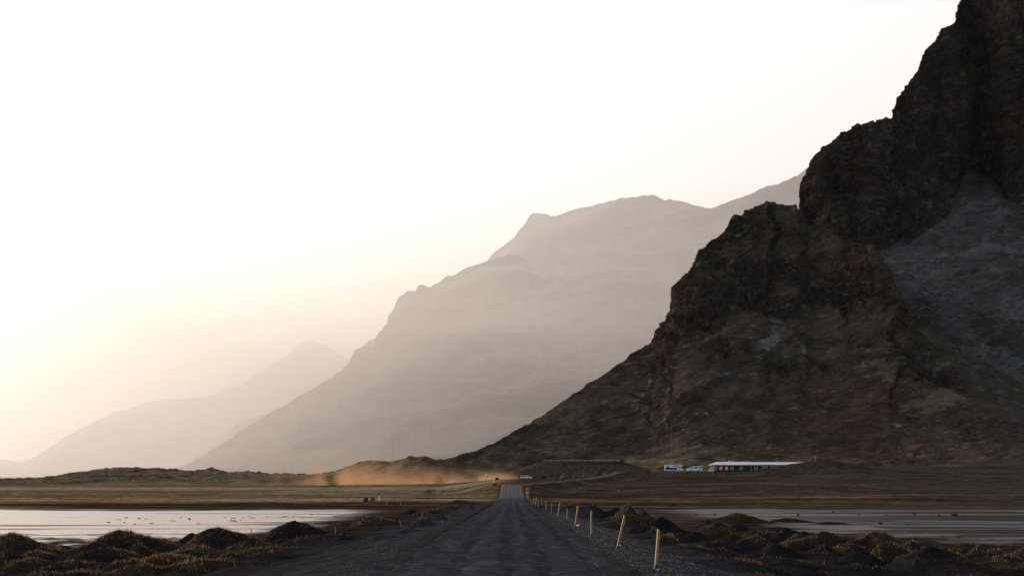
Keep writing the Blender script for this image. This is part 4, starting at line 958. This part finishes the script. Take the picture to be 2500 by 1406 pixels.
# ------------------------------------------------------------------ the lodge
def lodge():
    M_wall = mat('black_cladding', (.022, .018, .018), .7, noise=.3, nscale=3)
    M_roof = mat('pale_metal_roof', (.50, .56, .60), .35, .3, noise=.08, nscale=.8)
    M_frame = mat('white_window_frame', (.55, .58, .55), .5)
    M_pane = mat('window_glass', (.10, .12, .12), .08, spec=.6)
    M_lit = mat('lit_window_glass', (.2, .12, .07), .2, emit=(1.0, .45, .2, .10))
    x0 = (1743-CX)*550/F; ybase = 3.85
    r = empty('lodge', (x0, 551, ybase), 0, 'long low black clad lodge with pale metal roof at the mountain foot', 'lodge')
    # main block: 14.6 m, hip-like left end; local x right, y back
    L1, W1, H = 14.6, 9.0, 2.55
    MB().box((L1/2, W1/2, H/2-.3), (L1, W1, H+.6)).build('wall', M_wall, r)
    bm = MB(); b = bm.bm
    def roof(s, xa, xb, ya, yb, ze, zr, hipa, hipb, th=.14):
        ym = (ya+yb)/2
        v = [(xa, ya, ze), (xb, ya, ze), (xb, yb, ze), (xa, yb, ze), (xa+hipa, ym, zr), (xb-hipb, ym, zr)]
        lo = [s.bm.verts.new(p) for p in v]; hi = [s.bm.verts.new((p[0], p[1], p[2]+th)) for p in v]
        for k in (hi, lo):
            s.bm.faces.new((k[0], k[1], k[5], k[4])); s.bm.faces.new((k[2], k[3], k[4], k[5])); s.bm.faces.new((k[3], k[0], k[4])); s.bm.faces.new((k[1], k[2], k[5]))
        for a, c in ((0, 1), (1, 2), (2, 3), (3, 0)): s.bm.faces.new((lo[a], lo[c], hi[c], hi[a]))
        return s
    roof(bm, -.7, L1+.6, -.6, W1+.6, H, H+1.15, 2.6, 0.6).build('roof', M_roof, r)
    # wing
    X2, L2, Y2, W2 = L1+.7, 23.8, 3.2, 8.0
    MB().box((X2+L2/2, Y2+W2/2, H/2-.3), (L2, W2, H+.6)).build('wall', M_wall, r)
    bm = MB(); s = roof(bm, L1+.62, X2+L2+.7, Y2-.6, Y2+W2+.6, H+.05, H+1.1, .2, 1.6); s.build('roof', M_roof, r)
    MB().box((L1*.48, W1/2+.3, H+1.45), (.9, .7, .5), bev=.05).build('roof_vent', M_sign, r)
    MB().box((L1*.48+1.3, W1/2+.3, H+1.36), (.5, .5, .35), bev=.05).build('roof_vent', M_sign, r)
    def window(x, y, w_, h_, zc, lit=False, mull=True):
        f = MB()
        f.box((x, y-.03, zc+h_/2), (w_+.12, .08, .09)).box((x, y-.03, zc-h_/2), (w_+.12, .08, .09))
        f.box((x-w_/2, y-.03, zc), (.09, .075, h_-.09)).box((x+w_/2, y-.03, zc), (.09, .075, h_-.09))
        if mull: f.box((x, y-.03, zc), (.05, .07, h_-.09))
        fo = f.build('window', M_frame, r); MB().box((x, y-.012, zc), (w_-.09, .02, h_-.09)).build('pane', M_lit if lit else M_pane, fo)
    for px, lit in ((1747.5, 0), (1761, 1), (1774.5, 1), (1788, 0), (1810.5, 0)):
        window((px-1743)*550/F, 0, 1.05, 1.25, 1.35, bool(lit))
    for px in (1864, 1872): window((px-1743)*554/F+.35, Y2, .95, 1.3, 1.45, False, False)
    for px in (1883, 1888, 1892, 1896, 1900, 1904): window((px-1743)*554/F+.35, Y2, .3, 1.3, 1.5, False, False)
    for px in (1842.5, 1850.5): MB().box(((px-1743)*554/F+.2, Y2-1.2, H/2), (.12, .12, H)).build('porch_post', M_frame, r)
    MB().box(((1846.5-1743)*554/F+.3, Y2-.045, 1.05), (1.1, .08, 2.1), bev=.01).build('door', mat('grey_door', (.14, .13, .12), .6), r)
    for x in (.15, L1-.1): MB().box((x, -.05, H/2), (.12, .06, H)).build('corner_board', M_frame, r)
    return r
lodge()
def pole_lamp(px, py0, py1, d, label, z=None, arm=.8):
    X = (px-CX)*d/F; h = (py0-py1)*d/F; zz = z if z is not None else gz(X, d)
    r = empty('street_lamp', (X, d, zz), label=label, cat='street lamp', group='slim lamp posts around the lodge')
    MB().cyl((0, 0, -.3), (0, 0, h), .09, .06, 8).build('pole', M_steel, r)
    MB().box((-arm/2, 0, h), (arm+.1, .2, .12), bev=.03).build('lamp_head', M_sign, r)
pole_lamp(1990, 1133, 1106, 575, 'slim street lamp right of the long lodge roof end', z=5.5)
pole_lamp(1898, 1140, 1107, 585, 'slim street lamp rising behind the middle of the lodge roof', z=4.0)
o = stake(1683.5, 1142, 1120, 556, 'bare pale flag pole between motorhome and van', 0, M_palewood, 'flag_pole', .07, 'pole', z=3.85)
# white utility cabinet
X = (1733-CX)*548/F; r = empty('utility_cabinet', (X, 549, 3.85), label='small white utility cabinet at the left end of the lodge', cat='cabinet')
MB().box((0, 0, .55), (.42, .35, 1.1), bev=.03).build('cabinet_body', M_sign, r); MB().box((0, 0, 1.13), (.5, .42, .06), bev=.01).build('lid', M_steel, r)
# guard rail on the upper terrace
r = empty('guard_rail', (13.5, 624.6, 8.45), label='long pale steel guard rail along the upper terrace road', cat='guard rail')
MB().box((17, 0, .55), (34, .08, .17), bev=.02).build('rail', M_steel, r)
for i in range(12): MB().box((1+i*2.9, .08, .25), (.12, .1, .7)).build('post', M_steel, r)

# leafless shrub in the left field by the road
def shrub(px, py, d, wd, h, label, seed):
    X = (px-CX)*d/F; z = gz(X, d); rg = random.Random(seed); s = MB()
    r = empty('shrub', (X, d, z), label=label, cat='shrub')
    def br(p, v, L, rad, n):
        q = p+v*L; s.cyl(p, q, rad, rad*.7, 4)
        if n == 0: return
        for _ in range(rg.choice((2, 3, 3))):
            u = (v+Vector((rg.uniform(-.7, .7), rg.uniform(-.5, .5), rg.uniform(-.15, .35)))).normalized(); br(q, u, L*rg.uniform(.6, .85), rad*.65, n-1)
    for _ in range(9): br(Vector((rg.uniform(-.4, .4)*wd*.5, rg.uniform(-.3, .3), 0)), Vector((rg.uniform(-.8, .8), rg.uniform(-.4, .4), .8)).normalized(), h*.36, .03, 4)
    s.build('branches', M_wood, r)
shrub(1062, 1214, 300, 5, 1.9, 'leafless brown shrub in the field left of the far road', 4)
shrub(1046, 1214, 306, 3, 1.3, 'smaller leafless shrub just left of the larger one', 6)

# ------------------------------------------------------------------ birds over the hazy valley
def bird(px, py, d, label):
    p = at(px, py, d); s = MB(); M = mat('dark_feathers', (.05, .05, .05), .8)
    r = s.bm
    def tri(*v): r.faces.new([r.verts.new(x) for x in v])
    me_ = MB().rock((0, 0, 0), (.35, .10, .09), 3, 2, .1)
    for sgn in (-1, 1):
        a = [me_.bm.verts.new(v) for v in ((.15, sgn*.08, .03), (-.1, sgn*.08, .03), (-.12, sgn*.55, .22), (-.2, sgn*1.0, .1), (.05, sgn*.6, .24))]
        me_.bm.faces.new(a)
    o = me_.build('bird', M); o.location = p; o.rotation_euler = (0, .1, 1.2); s.bm.free(); tag(o, label, 'bird')
bird(375, 950, 900, 'tiny dark bird in the pale sky above the far left slope')
bird(526, 979, 900, 'tiny dark bird against the hazy far mountain')

# ------------------------------------------------------------------ air: haze, far haze bank and road dust
def volume_box(name, lo, hi, dens, ani, col, label, nodes=None):
    s = MB().box(((lo[0]+hi[0])/2, (lo[1]+hi[1])/2, (lo[2]+hi[2])/2), (hi[0]-lo[0], hi[1]-lo[1], hi[2]-lo[2]))
    m = bpy.data.materials.new(name); m.use_nodes = True; t = m.node_tree; t.nodes.clear()
    o_ = t.nodes.new('ShaderNodeOutputMaterial'); v = t.nodes.new('ShaderNodeVolumePrincipled')
    v.inputs['Color'].default_value = (*col, 1); v.inputs['Density'].default_value = dens; v.inputs['Anisotropy'].default_value = ani
    t.links.new(v.outputs[0], o_.inputs['Volume'])
    if nodes: nodes(t, v)
    o = s.build(name, m); return tag(o, label, name.replace('_', ' '), kind='stuff')
volume_box('haze', (-60000, -60, -70), (60000, 46000, 1600), 4e-6, .5, (.95, .95, .96), 'thin pale haze over the whole valley')
volume_box('haze_bank', (-4300, 1450, -65), (6000, 15600, 1260), 3.3e-4, .48, (.965, .970, .98), 'warm sunlit haze bank filling the valley behind the near mountain')
volume_box('valley_mist', (-720, 1490, -62), (3600, 3480, 310), 5.6e-4, .50, (.99, .962, .935), 'low warm mist lying along the foot of the hazy mountains')
def dust_nodes(t, v):
    g = t.nodes.new('ShaderNodeNewGeometry'); sep = t.nodes.new('ShaderNodeSeparateXYZ'); t.links.new(g.outputs['Position'], sep.inputs[0])
    def M(op, a, b=None, c=None, clamp=False):
        n = t.nodes.new('ShaderNodeMath'); n.operation = op; n.use_clamp = clamp
        for i, q in enumerate((a, b, c)):
            if q is None: continue
            if hasattr(q, 'links'): t.links.new(q, n.inputs[i])
            else: n.inputs[i].default_value = q
        return n.outputs[0]
    x, y, z = sep.outputs
    nz = t.nodes.new('ShaderNodeTexNoise'); nz.inputs['Scale'].default_value = .07; nz.inputs['Detail'].default_value = 6; nz.inputs['Roughness'].default_value = .58; nz.inputs['Distortion'].default_value = .5
    t.links.new(g.outputs['Position'], nz.inputs['Vector'])
    # plume thickens and rises toward the left, behind the car
    k = M('MULTIPLY_ADD', x, -.0105, .06, True)               # 0 at the car, 1 far left
    top = M('MULTIPLY_ADD', k, 19.0, 4.5)
    zz = M('SUBTRACT', z, M('MULTIPLY_ADD', x, .025, .1))
    hgt = M('SUBTRACT', 1.0, M('DIVIDE', zz, top), None, True)
    n = M('MULTIPLY_ADD', nz.outputs[0], 4.8, -1.95, True)
    yy = M('SUBTRACT', 1.0, M('ABSOLUTE', M('DIVIDE', M('SUBTRACT', y, 599.0), 11.0)), None, True)
    xe = M('MULTIPLY', M('MULTIPLY_ADD', x, .016, 1.98, True), M('MULTIPLY_ADD', x, -.25, 1.4, True))
    d = M('MULTIPLY', M('MULTIPLY', M('POWER', hgt, 3.6), n), M('MULTIPLY', yy, xe))
    t.links.new(M('MULTIPLY', M('MULTIPLY', d, xe), .23), v.inputs['Density'])
volume_box('dust_cloud', (-125, 587, -1.9), (5.5, 611, 34), .1, .35, (.97, .60, .35), 'orange sunlit dust cloud trailing along the road behind the car', dust_nodes)
